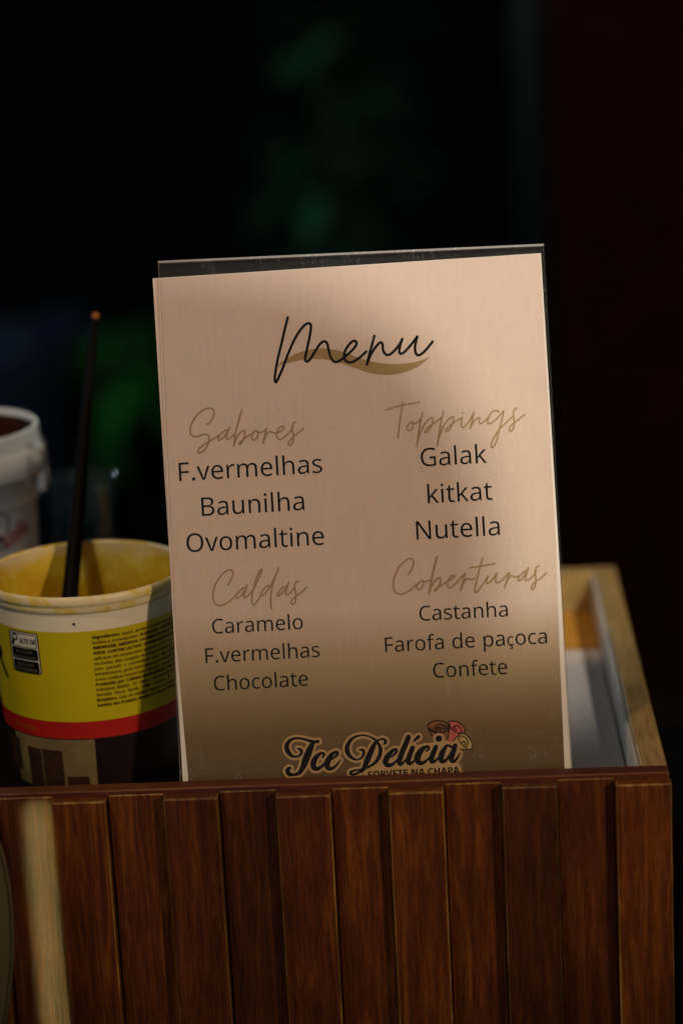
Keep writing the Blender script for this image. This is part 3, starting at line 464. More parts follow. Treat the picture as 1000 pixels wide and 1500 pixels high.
BOLD = """A	463	0 0 169 482 293 482 463 0 354 0 319 114 144 114 109 0;170 199 295 199 259 311 251 340 240 375 232 407 223 374 212 336 204 311
B	451	60 0 60 480 210 480 294 473 355 453 382 430 398 399 404 358 399 320 384 289 361 266 330 255 330 251 353 245 373 234 391 220 404 199 413 173 416 139 410 99 395 65 369 37 333 16 291 4 240 0;162 289 221 289 258 293 282 304 295 321 300 345 294 368 279 384 253 393 216 396 162 396;162 84 228 84 267 88 292 102 306 122 310 149 306 173 292 192 266 205 225 209 162 209
C	428	255 -7 187 1 133 24 91 61 62 110 45 170 39 239 46 307 65 367 97 417 141 455 197 478 264 486 300 484 335 477 371 467 404 453 371 370 317 392 290 399 264 402 228 397 198 382 175 358 151 306 144 238 151 171 172 120 195 97 226 83 264 78 293 80 323 85 386 103 386 18 355 7 324 -1 291 -5
D	497	60 0 60 480 211 480 281 473 342 453 391 419 427 374 450 315 458 244 450 170 427 109 389 61 337 27 273 7 196 0;162 84 206 84 258 90 300 109 329 141 347 185 353 242 349 290 337 329 318 359 291 380 257 392 216 396 162 396
E	376	60 0 60 480 336 480 336 396 162 396 162 291 324 291 324 208 162 208 162 84 336 84 336 0
F	369	60 0 60 480 335 480 335 396 161 396 161 273 323 273 323 189 161 189 161 0
G	486	262 -7 196 0 141 21 97 56 65 105 45 166 39 240 46 311 68 371 104 420 153 456 215 479 289 486 327 484 365 478 400 469 432 457 398 375 348 394 319 400 289 402 247 397 212 381 183 357 162 325 148 285 144 238 147 194 156 155 173 123 197 98 229 83 269 78 305 80 333 85 333 185 242 185 242 269 433 269 433 21 354 1 311 -5
H	514	60 0 60 480 162 480 162 291 352 291 352 480 453 480 453 0 352 0 352 207 162 207 162 0
I	261	21 0 21 58 80 85 80 395 21 422 21 480 240 480 240 422 181 395 181 85 240 58 240 0
L	379	60 0 60 480 162 480 162 84 357 84 357 0
M	633	60 0 60 480 199 480 312 113 314 113 435 480 573 480 573 0 478 0 478 227 479 279 481 335 483 375 480 375 357 0 263 0 148 376 145 376 148 336 150 278 151 223 151 0
N	546	60 0 60 480 189 480 397 120 399 120 396 187 394 253 394 480 486 480 486 0 357 0 148 363 145 363 149 294 151 226 151 0
O	535	267 -7 196 1 139 24 95 61 63 111 45 171 39 241 45 311 63 371 95 420 139 456 196 479 268 487 339 479 396 456 440 420 471 370 490 310 496 240 490 171 471 110 440 61 396 24 339 1;267 79 307 83 338 98 361 122 382 173 389 240 382 308 361 359 338 383 307 398 268 402 229 398 198 383 175 359 153 308 146 240 153 173 175 122 198 98 229 83
P	422	60 0 60 480 214 480 270 475 315 462 349 440 373 410 387 373 392 330 387 289 374 252 351 219 316 193 268 176 206 171 162 171 162 0;162 254 195 254 234 258 264 271 282 293 289 326 280 365 253 388 208 396 162 396
Q	535	363 -114 275 -7 267 -7 196 1 139 24 95 61 63 111 45 171 39 241 45 311 63 371 95 420 139 456 196 479 268 487 339 479 396 456 440 420 471 370 490 310 496 240 488 165 467 101 430 50 377 15 493 -114;267 79 307 83 338 98 361 122 382 173 389 240 382 308 361 359 338 383 307 398 268 402 229 398 198 383 175 359 153 308 146 240 153 173 175 122 198 98 229 83
R	443	60 0 60 480 200 480 260 476 308 464 345 444 371 416 386 380 392 336 388 305 379 278 365 256 346 237 325 221 302 209 443 0 330 0 216 184 162 184 162 0;162 267 195 267 238 271 267 283 283 304 289 333 283 362 266 382 236 393 193 396 162 396
S	370	167 -7 95 1 31 22 31 117 102 90 138 80 175 77 207 81 228 92 240 108 244 128 237 153 217 172 150 207 114 225 77 253 61 272 48 293 39 319 36 350 41 390 56 423 80 450 131 477 199 486 235 484 270 478 341 453 308 373 249 394 223 400 195 402 170 398 151 388 140 373 136 353 141 330 158 313 226 277 260 259 289 241 312 220 329 196 340 168 343 133 338 93 323 59 297 31 262 10 219 -2
T	389	144 0 144 395 13 395 13 480 375 480 375 395 245 395 245 0
U	508	252 -7 193 -1 145 15 107 42 79 78 63 121 57 171 57 480 158 480 158 186 165 136 183 103 213 85 255 79 297 85 327 105 344 138 349 187 349 480 451 480 451 169 445 122 429 80 401 44 363 16 313 -1
V	437	163 0 0 480 103 480 193 194 200 167 211 125 218 89 225 125 236 167 243 194 334 480 437 480 273 0
a	406	142 -7 97 0 60 22 36 58 28 109 33 145 46 174 69 196 120 217 192 226 256 228 256 244 252 269 241 287 223 297 199 300 172 298 146 292 95 273 62 341 94 355 128 365 165 372 203 374 268 366 316 342 338 317 351 285 355 244 355 0 285 0 266 50 263 50 239 24 214 7 183 -3;179 66 209 71 234 86 250 109 256 140 256 170 217 169 176 164 150 151 136 132 131 109 134 89 144 76 160 69
b	425	254 -7 218 -3 190 8 169 23 152 40 146 40 129 0 52 0 52 510 152 510 152 392 151 351 148 319 152 319 170 340 192 358 221 369 257 373 295 368 328 352 357 325 378 288 391 241 395 184 391 126 378 79 356 42 327 15 293 -1;226 75 253 82 275 103 288 138 293 185 288 232 274 266 253 287 224 293 191 287 170 269 157 239 152 195 152 185 156 138 168 103 190 82
c	345	201 -7 151 -2 109 13 75 39 50 75 35 122 30 181 36 242 53 291 80 328 117 353 160 368 210 373 245 372 276 366 324 349 295 271 251 287 210 293 182 288 160 275 145 253 135 222 132 182 137 134 153 101 177 81 210 75 240 77 266 83 290 93 313 106 313 21 290 8 265 0 236 -5
d	425	169 -7 130 -1 97 15 69 41 47 78 35 125 30 183 35 240 48 288 69 325 98 352 132 368 171 373 207 370 236 358 259 341 277 320 280 320 275 351 273 393 273 510 373 510 373 0 296 0 277 48 273 48 255 27 233 9 204 -3;203 73 239 79 262 98 275 128 279 171 279 182 275 229 263 264 240 285 202 292 173 285 150 264 136 229 132 181 136 134 150 100 173 80
e	397	218 -7 166 -2 121 14 83 40 54 76 36 123 30 181 36 240 52 288 78 325 113 352 155 368 203 373 251 369 291 354 324 330 348 297 363 256 368 207 368 158 132 158 139 121 157 92 185 74 223 68 257 70 287 75 317 84 347 97 347 19 320 8 290 0 257 -5;134 225 274 225 269 256 257 280 235 297 204 302 178 298 156 283 141 259
f	260	69 0 69 291 13 291 13 340 69 367 69 394 72 435 84 466 103 488 129 503 161 511 198 514 252 509 290 498 265 425 240 431 209 435 191 431 178 422 171 407 169 390 169 367 255 367 255 291 169 291 169 0
g	425	189 -161 117 -156 84 -150 52 -140 52 -60 122 -81 195 -88 238 -79 264 -51 273 -5 273 3 274 26 275 48 273 48 252 23 228 6 200 -4 169 -7 128 -1 94 16 67 43 46 81 34 127 30 183 34 238 47 285 68 323 96 351 131 368 171 373 213 367 249 350 277 320 280 320 288 367 373 367 373 -1 368 -49 352 -89 326 -120 291 -143 245 -157;204 72 237 77 261 94 275 124 279 170 279 182 275 233 261 267 238 286 203 292 164 280 140 243 132 181 135 142 144 111 158 89 178 76
h	441	52 0 52 510 152 510 152 406 151 355 148 320 153 320 173 344 198 361 227 370 259 373 313 365 355 342 375 316 387 282 391 239 391 0 291 0 291 214 284 258 265 285 232 293 194 286 170 262 157 224 152 173 152 0
i	205	103 412 82 415 64 423 52 438 48 461 52 485 64 500 82 508 103 510 123 508 141 500 153 485 157 461 153 438 141 423 123 415;52 0 52 367 152 367 152 0
k	416	52 0 52 510 152 510 152 282 151 241 147 199 148 199 169 228 192 255 295 367 408 367 262 208 416 0 301 0 195 148 152 114 152 0
l	205	52 0 52 510 152 510 152 0
m	660	52 0 52 367 129 367 142 320 148 320 168 344 194 361 224 370 255 373 292 370 323 360 348 344 366 320 375 320 395 344 421 361 452 370 483 373 538 365 577 342 601 300 609 239 609 0 509 0 509 214 503 258 485 285 454 293 420 286 398 265 385 231 381 184 381 0 281 0 281 214 275 258 256 285 226 293 190 286 168 262 156 224 152 173 152 0
n	441	52 0 52 367 129 367 142 320 148 320 168 344 196 361 227 370 261 373 314 365 355 342 375 316 387 282 391 239 391 0 291 0 291 214 287 249 277 274 258 289 232 293 193 286 169 262 157 224 152 173 152 0
o	416	207 -7 159 -1 116 15 80 43 53 80 36 128 30 184 36 240 51 287 78 324 114 352 157 368 209 373 258 368 300 351 336 324 363 287 380 240 385 184 380 128 364 81 337 43 302 15 258 -1;208 74 242 81 266 102 279 136 283 184 279 232 266 266 242 286 208 293 173 286 150 266 137 232 132 184 137 136 150 102 174 81
p	425	52 -161 52 367 134 367 148 319 152 319 170 340 192 357 221 369 257 373 295 368 328 352 357 325 378 288 391 241 395 184 390 127 377 79 355 42 326 15 293 -1 254 -7 218 -3 191 8 169 23 152 40 147 40 152 -13 152 -161;226 75 255 82 276 103 289 138 293 185 285 245 262 281 224 293 191 287 170 269 157 239 152 195 152 185 156 138 168 103 190 82
q	425	273 -161 273 -7 277 48 273 48 256 27 234 9 205 -3 169 -7 130 -1 97 15 69 41 47 78 34 125 30 183 35 240 48 288 69 325 98 352 132 368 171 373 207 370 236 358 259 341 277 320 279 320 288 367 373 367 373 -161;204 72 240 78 262 96 275 127 279 170 279 182 275 229 263 264 240 285 203 292 172 285 150 264 137 229 132 181 135 142 144 111 158 89 178 76
r	305	52 0 52 367 128 367 143 305 148 305 167 331 192 353 222 368 257 373 275 373 291 371 283 277 270 279 254 280 229 278 205 271 184 259 167 242 156 218 152 187 152 0
s	334	152 -7 86 -2 58 5 31 15 31 97 95 75 127 69 155 66 180 69 197 75 206 85 210 98 204 115 183 132 130 156 74 185 55 201 41 220 33 243 30 271 35 303 48 328 70 348 116 367 175 373 209 372 240 367 272 358 304 345 274 273 223 292 199 298 174 300 141 293 130 275 135 260 157 244 206 223 261 196 281 181 296 162 305 139 308 109 304 75 291 46 269 23 220 1
t	291	178 -7 147 -4 119 4 96 19 78 41 67 73 63 115 63 291 15 291 15 334 71 367 99 445 163 445 163 367 266 367 266 291 163 291 163 115 166 97 175 84 189 76 207 73 239 77 270 85 270 10 230 -2
u	441	181 -7 127 1 86 25 66 51 54 85 50 128 50 367 150 367 150 152 154 118 165 93 183 78 210 73 248 81 272 104 285 142 289 194 289 367 389 367 389 0 312 0 299 47 293 47 273 23 245 6 214 -4
v	382	140 0 0 367 105 367 175 158 185 119 189 83 192 83 197 120 207 158 277 367 382 367 242 0
z	328	18 0 18 59 188 290 28 290 28 367 302 367 302 302 136 77 308 77 308 0"""
def parse(txt):
    d = {}
    for line in txt.split("\n"):
        if not line: continue
        ch, adv, cs = line.split("\t")
        cont = []
        for c in cs.split(";"):
            q = list(map(int, c.split()))
            pts = [(q[i] / 1000.0, q[i + 1] / 1000.0) for i in range(0, len(q), 2)]
            cont.append(pts)
        d[ch] = (int(adv) / 1000.0, cont)
    return d
GR, GB = parse(REG), parse(BOLD)
# capitals with accents in bold: bold letter plus the light accent
for acc, basec in (("É", "E"), ("Ê", "E"), ("Á", "A"), ("Ú", "U")):
    adv, cs = GB[basec]
    top = max(p[1] for c in cs for p in c)
    ra, rc = GR[acc]
    rtop = max(p[1] for p in GR['E'][1][0]) * (0.714 / 0.714)
    accs = [c for c in rc if min(p[1] for p in c) > 0.5]
    if not accs:
        cx = adv * 0.5
        accs = [[(cx - 0.06, top + 0.04), (cx + 0.0, top + 0.04), (cx + 0.1, top + 0.15), (cx, top + 0.15)]]
        if acc == "Ê":
            accs = [[(cx - 0.13, top + 0.04), (cx, top + 0.15), (cx + 0.13, top + 0.04), (cx + 0.06, top + 0.04), (cx, top + 0.1), (cx - 0.06, top + 0.04)]]
    GB[acc] = (adv, cs + accs)
for ch, src in (("é", "e"),):
    adv, cs = GB[src]
    GB[ch] = (adv, cs + [[(0.17, 0.44), (0.22, 0.44), (0.31, 0.56), (0.22, 0.56)]])
for ch in ".,:-()/°":
    GB.setdefault(ch, GR[ch])
SPACE = 0.19

def tess(contours):
    """contours -> (flat points, triangles); even-odd by nesting"""
    def area(c):
        return sum(c[i][0] * c[(i + 1) % len(c)][1] - c[(i + 1) % len(c)][0] * c[i][1] for i in range(len(c))) / 2
    def inside(p, c):
        r = False; n = len(c)
        for i in range(n):
            x1, y1 = c[i]; x2, y2 = c[(i + 1) % n]
            if (y1 > p[1]) != (y2 > p[1]) and p[0] < (x2 - x1) * (p[1] - y1) / (y2 - y1) + x1: r = not r
        return r
    outers = []; holes = []
    for i, c in enumerate(contours):
        depth = sum(1 for j, d in enumerate(contours) if j != i and inside(c[0], d))
        (holes if depth % 2 else outers).append(c)
    pts = []; tris = []
    for o in outers:
        loops = [o] + [h for h in holes if inside(h[0], o)]
        flat = [p for l in loops for p in l]
        base = len(pts)
        for t in tessellate_polygon([[Vector((x, y, 0)) for x, y in l] for l in loops]):
            tris.append(tuple(base + k for k in t))
        pts += flat
    return pts, tris
_cache = {}
def glyph(ch, bold):
    key = (ch, bold)
    if key not in _cache:
        src = GB if bold else GR
        if ch not in src: src = GR
        adv, cs = src[ch]
        _cache[key] = (adv, *tess(cs))
    return _cache[key]

class Art:
    """flat artwork: triangles in a 2-D sheet, later laid on a surface"""
    def __init__(self): self.v = []; self.f = []
    def add(self, pts, tris):
        b = len(self.v); self.v += pts
        for t in tris: self.f.append(tuple(b + k for k in t))
    def refine(self, step):
        """cut long triangles so artwork can follow a round wall"""
        out = []; todo = list(self.f)
        while todo:
            t = todo.pop()
            ls = [(abs(self.v[t[i]][0] - self.v[t[(i + 1) % 3]][0]), i) for i in range(3)]
            L, i = max(ls)
            if L <= step:
                out.append(t); continue
            a, b2, c = t[i], t[(i + 1) % 3], t[(i + 2) % 3]
            self.v.append(((self.v[a][0] + self.v[b2][0]) / 2, (self.v[a][1] + self.v[b2][1]) / 2))
            m_ = len(self.v) - 1
            todo += [(a, m_, c), (m_, b2, c)]
        self.f = out
    def union(self, eps=1e-4):
        """overlapping pen strokes become one flat shape without doubled faces"""
        def ccw(t):
            a, b2, c = (self.v[k] for k in t)
            cr = (b2[0] - a[0]) * (c[1] - a[1]) - (c[0] - a[0]) * (b2[1] - a[1])
            return None if abs(cr) < 1e-9 else (t if cr > 0 else t[::-1])
        fs = [q for q in map(ccw, self.f) if q]
        vs, es, ts, _a, _b, src = delaunay_2d_cdt([Vector(p) for p in self.v], [], fs, 1, eps)
        # keep only triangles that lie under a stroke (loops stay open)
        old = [tuple(self.v[k] for k in t) for t in fs]; cell = 0.5; grid = {}
        for n_, t in enumerate(old):
            for gx in range(math.floor(min(p[0] for p in t) / cell), math.floor(max(p[0] for p in t) / cell) + 1):
                for gy in range(math.floor(min(p[1] for p in t) / cell), math.floor(max(p[1] for p in t) / cell) + 1):
                    grid.setdefault((gx, gy), []).append(n_)
        def covered(x, y):
            for n_ in grid.get((math.floor(x / cell), math.floor(y / cell)), ()):
                (ax, ay), (bx_, by), (cx, cy) = old[n_]
                if (bx_ - ax) * (y - ay) - (by - ay) * (x - ax) >= -1e-7 and (cx - bx_) * (y - by) - (cy - by) * (x - bx_) >= -1e-7 and (ax - cx) * (y - cy) - (ay - cy) * (x - cx) >= -1e-7:
                    return True
            return False
        self.v = [(p.x, p.y) for p in vs]
        self.f = [tuple(t) for t in ts if covered(sum(self.v[k][0] for k in t) / 3, sum(self.v[k][1] for k in t) / 3)]
        return self
    def build(self, name, mat, place, parent, step=0):
        if step: self.refine(step)
        me = bpy.data.meshes.new(name)
        vs = [place(x, y) for x, y in self.v]
        fs = []
        for t in self.f:
            a, b2, c = (self.v[k] for k in t[:3])
            cr = (b2[0] - a[0]) * (c[1] - a[1]) - (c[0] - a[0]) * (b2[1] - a[1])
            fs.append(t if cr > 0 else t[::-1])
        me.from_pydata(vs, [], fs)
        return link(name, me, mat, parent)

def text_runs(runs):
    """runs = [(text, bold)] -> list of (pts, tris, x0) at size 1, pen width"""
    x = 0.0; out = []
    for txt, bold in runs:
        for ch in txt:
            if ch == ' ':
                x += SPACE; continue
            adv, p, t = glyph(ch, bold)
            out.append(([(x + a, b2) for a, b2 in p], t)); x += adv
    return out, x

# ================================================================== SETTING
bm = box_bm(-8, 8, -4, 14, -1.05, -0.95)
props(from_bm('ground', bm, plain('dark_ground', (0.006, 0.006, 0.006), 0.9, 0.1, 0.4, 3)), kind='structure')
bm = box_bm(-8, 8, 7.0, 7.1, -0.95, 3.0)
props(from_bm('night_backdrop', bm, plain('night_backdrop', (0.004, 0.005, 0.006), 0.9, 0.1, 0.4, 2)), kind='structure')

# counter under everything
ct = empty('counter', (0, 0.1, -0.95), 'dark wooden counter carrying the slatted box', 'counter')
from_bm('counter_top', box_bm(-0.9, 0.9, -0.10, 0.55, -0.185, -0.155, 0.003), [M['counter'], M['counter']], ct)
for sx in (-0.82, 0.82):
    for sy in (-0.05, 0.48):
        from_bm('leg', box_bm(sx - 0.025, sx + 0.025, sy - 0.025, sy + 0.025, -0.95, -0.185, 0.002), [M['counter'], M['counter']], ct)

# ================================================================== SLATTED BOX
bx = empty('wooden_box', (0, 0.19, -0.155), 'open wooden box clad with dark reddish brown vertical slats, pale rim at its right', 'wooden box')
X0, X1 = -0.3215, 0.1720
ZT, ZB = -0.004, -0.155
PITCH = 0.0582
k0 = -8
rng = random.Random(3)
for k in range(k0, 1):
    xl = 0.1436 + PITCH * k
    xr = xl + 0.0287
    if xl < X0 - 0.001: continue
    dz = rng.uniform(-0.0006, 0.0006)
    o = from_bm('slat', box_bm(xl, xr - 0.0002, 0.0, 0.0078, ZB, -0.0068 + dz, 0.0009, 2), [M['stain'], M['edge']], bx, False)
for k in range(k0, 1):
    xr = 0.1436 + PITCH * k - 0.0002
    xl = xr - 0.0291
    if xl < X0 - 0.03: continue
    xl = max(xl, X0)
    dz = rng.uniform(-0.0005, 0.0005)
    from_bm('slat', box_bm(xl, xr, 0.0078, 0.0125, ZB, -0.0066 + dz, 0.0006, 1), [M['stain'], M['edge']], bx)
from_bm('front_board', box_bm(X0, 0.1575, 0.0127, 0.0155, ZB, -0.0085), M['stain_x'], bx)
from_bm('rail', box_bm(X0, 0.1716, 0.0085, 0.0185, -0.0083, ZT, 0.0008, 2), [M['stain_x'], M['edge_x']], bx)
# side walls, back wall
from_bm('side_wall', box_bm(0.1576, 0.1718, 0.0188, 0.381, ZB, ZT - 0.0003, 0.0012, 2), [M['pine'], M['pine']], bx)
from_bm('side_wall', box_bm(X0, X0 + 0.0142, 0.0188, 0.381, ZB, ZT - 0.0003, 0.0012, 2), [M['pine'], M['pine']], bx)
from_bm('back_wall', box_bm(X0 + 0.0145, 0.1573, 0.367, 0.381, ZB, ZT - 0.0006, 0.0012, 2), [M['pine_x'], M['pine_x']], bx)
from_bm('inner_board', box_bm(0.1555, 0.1574, 0.0188, 0.3668, -0.0300, ZT - 0.0025), M['inner'], bx)
from_bm('tray_floor', box_bm(-0.0748, 0.1553, 0.0188, 0.3668, -0.040, -0.0312), M['orange_wood'], bx)
from_bm('tray_floor', box_bm(X0 + 0.0145, -0.0752, 0.0188, 0.3668, -0.040, -0.0302), M['counter'], bx)  # left part in near-black wood, standing in for the shade there
props(from_bm('liner', box_bm(-0.070, 0.1545, 0.0192, 0.285, -0.0310, -0.0300, 0.0003), [M['liner'], M['liner']], None), 'white sheet lining the near half of the box floor', 'liner')
FLOOR = -0.0300

# ================================================================== MENU STAND
TILT = math.radians(16)
MO = Vector((0, 0.035, -0.015))
U = Vector((1, 0, 0)); V = Vector((0, math.sin(TILT), math.cos(TILT))); W = Vector((0, -math.cos(TILT), math.sin(TILT)))
def on_menu(u, v, w=0.0):
    """millimetres on the page, w towards the reader"""
    return MO + U * (u / 1000) + V * (v / 1000) + W * (w / 1000)

def quad_slab(pts, w0, w1, bevel=0.0):
    bm = bmesh.new()
    a = [bm.verts.new(on_menu(u, v, w0)) for u, v in pts]
    b2 = [bm.verts.new(on_menu(u, v, w1)) for u, v in pts]
    n = len(pts)
    bm.faces.new(a[::-1]); bm.faces.new(b2)
    for i in range(n):
        f = bm.faces.new((a[i], a[(i + 1) % n], b2[(i + 1) % n], b2[i])); f.material_index = 1
    bmesh.ops.recalc_face_normals(bm, faces=bm.faces)
    return bm
MAT_AC = [M['acrylic'], M['acrylic_edge']]
ms = empty('menu_holder', on_menu(20, -13), 'clear scuffed acrylic table stand leaning back and holding the menu page', 'menu holder')
from_bm('back_panel', quad_slab([(-84.2, -12), (123.6, -12), (119.2, 279.8), (-85.3, 279.6)], -2.6, -0.9), [M['acrylic_back'], M['acrylic_edge']], ms)
from_bm('front_panel', quad_slab([(-83.4, -12), (123.9, -12), (119.4, 279.8), (-85.2, 279.6)], 0.8, 1.9), MAT_AC, ms)
from_bm('top_fold', quad_slab([(-85.2, 279.7), (119.3, 279.9), (119.3, 281.0), (-85.2, 280.8)], -2.6, 1.9), [M['acrylic_edge'], M['acrylic_edge']], ms)
from_bm('base', box_bm(-0.0838, 0.1236, 0.030, 0.105, FLOOR + 0.0001, FLOOR + 0.0021, 0.0004), [M['acrylic'], M['acrylic_edge']], ms)

sh = empty('menu_page', on_menu(18, -11, 0), 'beige printed menu page with black and gold lettering, inside the clear stand', 'menu')
PAGE = [(-82.0, -11), (123.0, -11), (123.2, 4.4), (117.6, 276.3), (-88.6, 271.8), (-82.5, 3.8)]
from_bm('paper', quad_slab(PAGE, -0.25, 0.0), [M['paper'], M['paper']], sh)
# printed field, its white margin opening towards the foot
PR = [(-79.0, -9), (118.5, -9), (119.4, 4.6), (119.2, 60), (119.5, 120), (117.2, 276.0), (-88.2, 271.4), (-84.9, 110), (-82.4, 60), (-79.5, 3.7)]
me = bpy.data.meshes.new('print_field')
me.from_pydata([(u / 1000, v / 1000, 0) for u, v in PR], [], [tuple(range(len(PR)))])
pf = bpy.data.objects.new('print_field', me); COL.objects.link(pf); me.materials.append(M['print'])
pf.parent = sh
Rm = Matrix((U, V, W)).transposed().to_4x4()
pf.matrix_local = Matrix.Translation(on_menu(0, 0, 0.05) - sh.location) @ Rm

# artwork sheet units -> millimetres on the page
HM = (-0.36536295, 0.013918603, 165.0984, 0.012274157, 0.36443005, -424.3802, -1.3107093e-05, -3.3968996e-06)
def art_mm(x, y):
    d = HM[6] * x + HM[7] * y - 1
    return ((HM[0] * x + HM[1] * y + HM[2]) / d, (HM[3] * x + HM[4] * y + HM[5]) / d)
_t = art_mm(500, 750)
def page(layer):
    return lambda x, y: on_menu(x, y, layer)

def smooth_path(pts, sub=6):
    out = []
    n = len(pts)
    for i in range(n - 1):
        p0 = pts[max(i - 1, 0)]; p1 = pts[i]; p2 = pts[i + 1]; p3 = pts[min(i + 2, n - 1)]
        for s in range(sub):
            t = s / sub
            out.append(tuple(0.5 * ((2 * b2) + (-a + c) * t + (2 * a - 5 * b2 + 4 * c - d) * t * t + (-a + 3 * b2 - 3 * c + d) * t ** 3) for a, b2, c, d in zip(p0, p1, p2, p3)))
    out.append(tuple(pts[-1]))
    return out

def stroke(art, pts, sub=6, caps=True):
    """pts (x, y, width) in millimetres: a pen line of changing width with round ends"""
    q = smooth_path(pts, sub)
    n = len(q); L = []; Rr = []
    for i in range(n):
        a = q[max(i - 1, 0)]; b2 = q[min(i + 1, n - 1)]
        dx, dy = b2[0] - a[0], b2[1] - a[1]; ln = math.hypot(dx, dy) or 1e-9
        nx, ny = -dy / ln, dx / ln
        w = max(q[i][2], 1e-5) / 2
        L.append((q[i][0] + nx * w, q[i][1] + ny * w)); Rr.append((q[i][0] - nx * w, q[i][1] - ny * w))
    art.add(L + Rr, [(i, i + 1, n + i + 1) for i in range(n - 1)] + [(i, n + i + 1, n + i) for i in range(n - 1)])
    if caps:
        # discs along the path close the outside of tight turns
        for i in [0, n - 1] + list(range(0, n, 2)):
            r = max(q[i][2], 1e-5) / 2
            c = [(q[i][0] + r * math.cos(2 * PI * k / 14), q[i][1] + r * math.sin(2 * PI * k / 14)) for k in range(14)]
            art.add(c, [(0, k, k + 1) for k in range(1, 13)])

PXMM = 0.3648
def script_word(art, s, ox, oy, width, paths, grow=0.0):
    for path in paths:
        pts = []
        for p in path:
            mx, my = art_mm(ox + p[0] * s, oy + p[1] * s)
            w = (p[2] if len(p) > 2 else width) * s * PXMM + grow
            pts.append((mx, my, w))
        stroke(art, pts)

MENU = [
 [(106,40),(98,72),(88,110),(70,190),(48,280),(33,365),(30,405),(37,420),(48,402),(75,340),(110,248),(150,160),(190,100),(220,76),(238,80),(241,105),(231,165),(216,235),(208,280),(214,298),(232,290),(262,245),(295,195),(320,180),(336,193),(346,235),(358,275),(378,300),(405,296),(440,270),(480,235),(507,200),(503,180),(485,180),(460,205),(440,240),(436,275),(450,298),(480,302),(520,280),(565,240)],
 [(613,148),(600,195),(582,260),(569,316)],
 [(569,314),(576,296),(592,258),(620,213),(647,187),(660,196),(662,225),(672,250),(695,260),(730,235),(760,196),(776,166)],
 [(776,166),(763,205),(758,238),(767,253),(790,241),(825,202),(850,170),(863,152)],
 [(863,152),(854,190),(850,225),(858,255),(878,260),(910,235),(935,205),(953,182)]]
SWOOSH = [(40,326),(70,300),(100,282),(140,258),(180,243),(230,229),(280,222),(315,221),(350,225),(390,231),(430,242),(465,254),(500,268),(540,282),(580,294),(630,305),(680,311),(730,313),(780,311),(820,307),(860,299),(900,287),(938,270),(920,289),(900,305),(870,327),(840,344),(800,359),(760,370),(720,376),(680,377),(635,374),(590,366),(550,355),(510,341),(470,327),(430,311),(395,300),(360,292),(325,287),(290,284),(250,284),(210,287),(170,293),(130,301),(85,313)]
SABORES = [
 [(185,172),(205,168),(228,130),(242,85),(232,53),(200,45),(150,62),(95,110),(57,180),(48,240),(70,270),(110,274),(160,258),(193,262),(206,290),(195,335),(165,385),(130,407),(113,400),(125,370),(170,335),(230,300),(280,265)],
 [(357,220),(330,228),(295,255),(275,290),(285,305),(320,280),(350,240),(369,198)],[(369,198),(352,245),(340,285),(350,298),(385,278),(412,250)],
 [(469,58,13),(450,120,17),(430,190,15),(412,270,13),(402,358,12)],
 [(404,352),(425,290),(460,240),(485,226),(494,246),(483,290),(462,328,18),(447,338,16),(457,318),(500,285),(545,255),(575,228)],
 [(580,226),(556,250),(550,285),(565,303),(590,287),(601,252),(592,230),(580,226)],[(595,243),(625,240),(650,228),(668,208)],
 [(669,207),(656,260),(643,329,18)],[(645,318),(662,270),(690,236),(713,240),(745,248)],
 [(745,250),(790,230),(809,206),(797,190),(771,208),(753,245),(755,282),(780,297),(820,275),(865,230),(885,195)],
 [(911,158),(891,164),(876,195),(880,235),(890,275),(881,325),(858,348),(845,335),(860,305),(900,265),(945,231),(971,209)]]
TOPPINGS = [
 [(22,97),(100,72),(180,55),(252,43)],[(138,42),(128,110),(115,200),(104,290)],
 [(202,178),(180,190),(166,220),(180,237),(202,220),(209,193),(199,175)],[(205,188),(238,182),(262,152)],
 [(273,112,9),(258,180,11),(243,270,12),(232,345,11)],[(233,340),(250,270),(285,195),(318,157),(340,150),(340,185),(318,230),(298,250),(290,240),(310,215),(360,180),(395,150)],
 [(415,102,9),(400,170,11),(386,260,12),(373,336,11)],[(374,330),(390,270),(425,190),(460,151),(481,143),(481,175),(462,220),(440,243),(432,232),(455,205),(500,172),(540,148)],
 [(543,148),(535,185),(540,213),(560,207),(590,172),(618,120)],[(545,115,12),(548,117,12)],
 [(623,108,9),(610,165,10),(597,222,11)],[(599,218),(620,175),(648,151),(661,152),(658,178),(668,190),(700,165),(725,140)],
 [(793,110),(772,98),(745,110),(722,145),(715,180),(728,190),(760,170),(800,130),(826,99)],[(826,99),(810,170),(790,250),(772,318),(748,353),(740,335),(755,290),(800,222),(860,165),(888,138)],
 [(915,82),(896,95),(890,125),(895,165),(892,215),(875,240),(862,232),(875,200),(920,165),(968,125)]]
CALDAS = [
 [(210,232),(240,185),(258,130),(250,97),(222,92),(170,125),(120,185),(84,270),(76,345),(95,400),(140,418),(200,397),(260,350),(300,305)],
 [(377,257),(350,260),(310,295),(285,335),(298,352),(335,325),(370,275),(388,230)],[(388,230),(370,285),(358,330),(368,345),(400,325),(437,283)],
 [(437,283),(480,200),(515,120),(522,93),(508,95),(480,150),(450,240),(433,330),(432,392),(448,415),(480,380),(515,325)],
 [(592,240),(565,242),(535,275),(513,315),(525,330),(555,305),(600,240),(640,160),(676,75)],[(676,75,16),(640,165,17),(616,250,15),(604,340),(605,410),(616,452)],
 [(747,250),(715,251),(680,290),(662,322),(675,331),(705,305),(745,255),(770,204)],[(770,204),(752,260),(740,308),(755,322),(785,300),(822,248)],
 [(863,197),(836,203),(822,235),(830,290),(835,340),(825,390),(803,407),(790,390),(810,355),(860,315),(905,280),(931,251)]]
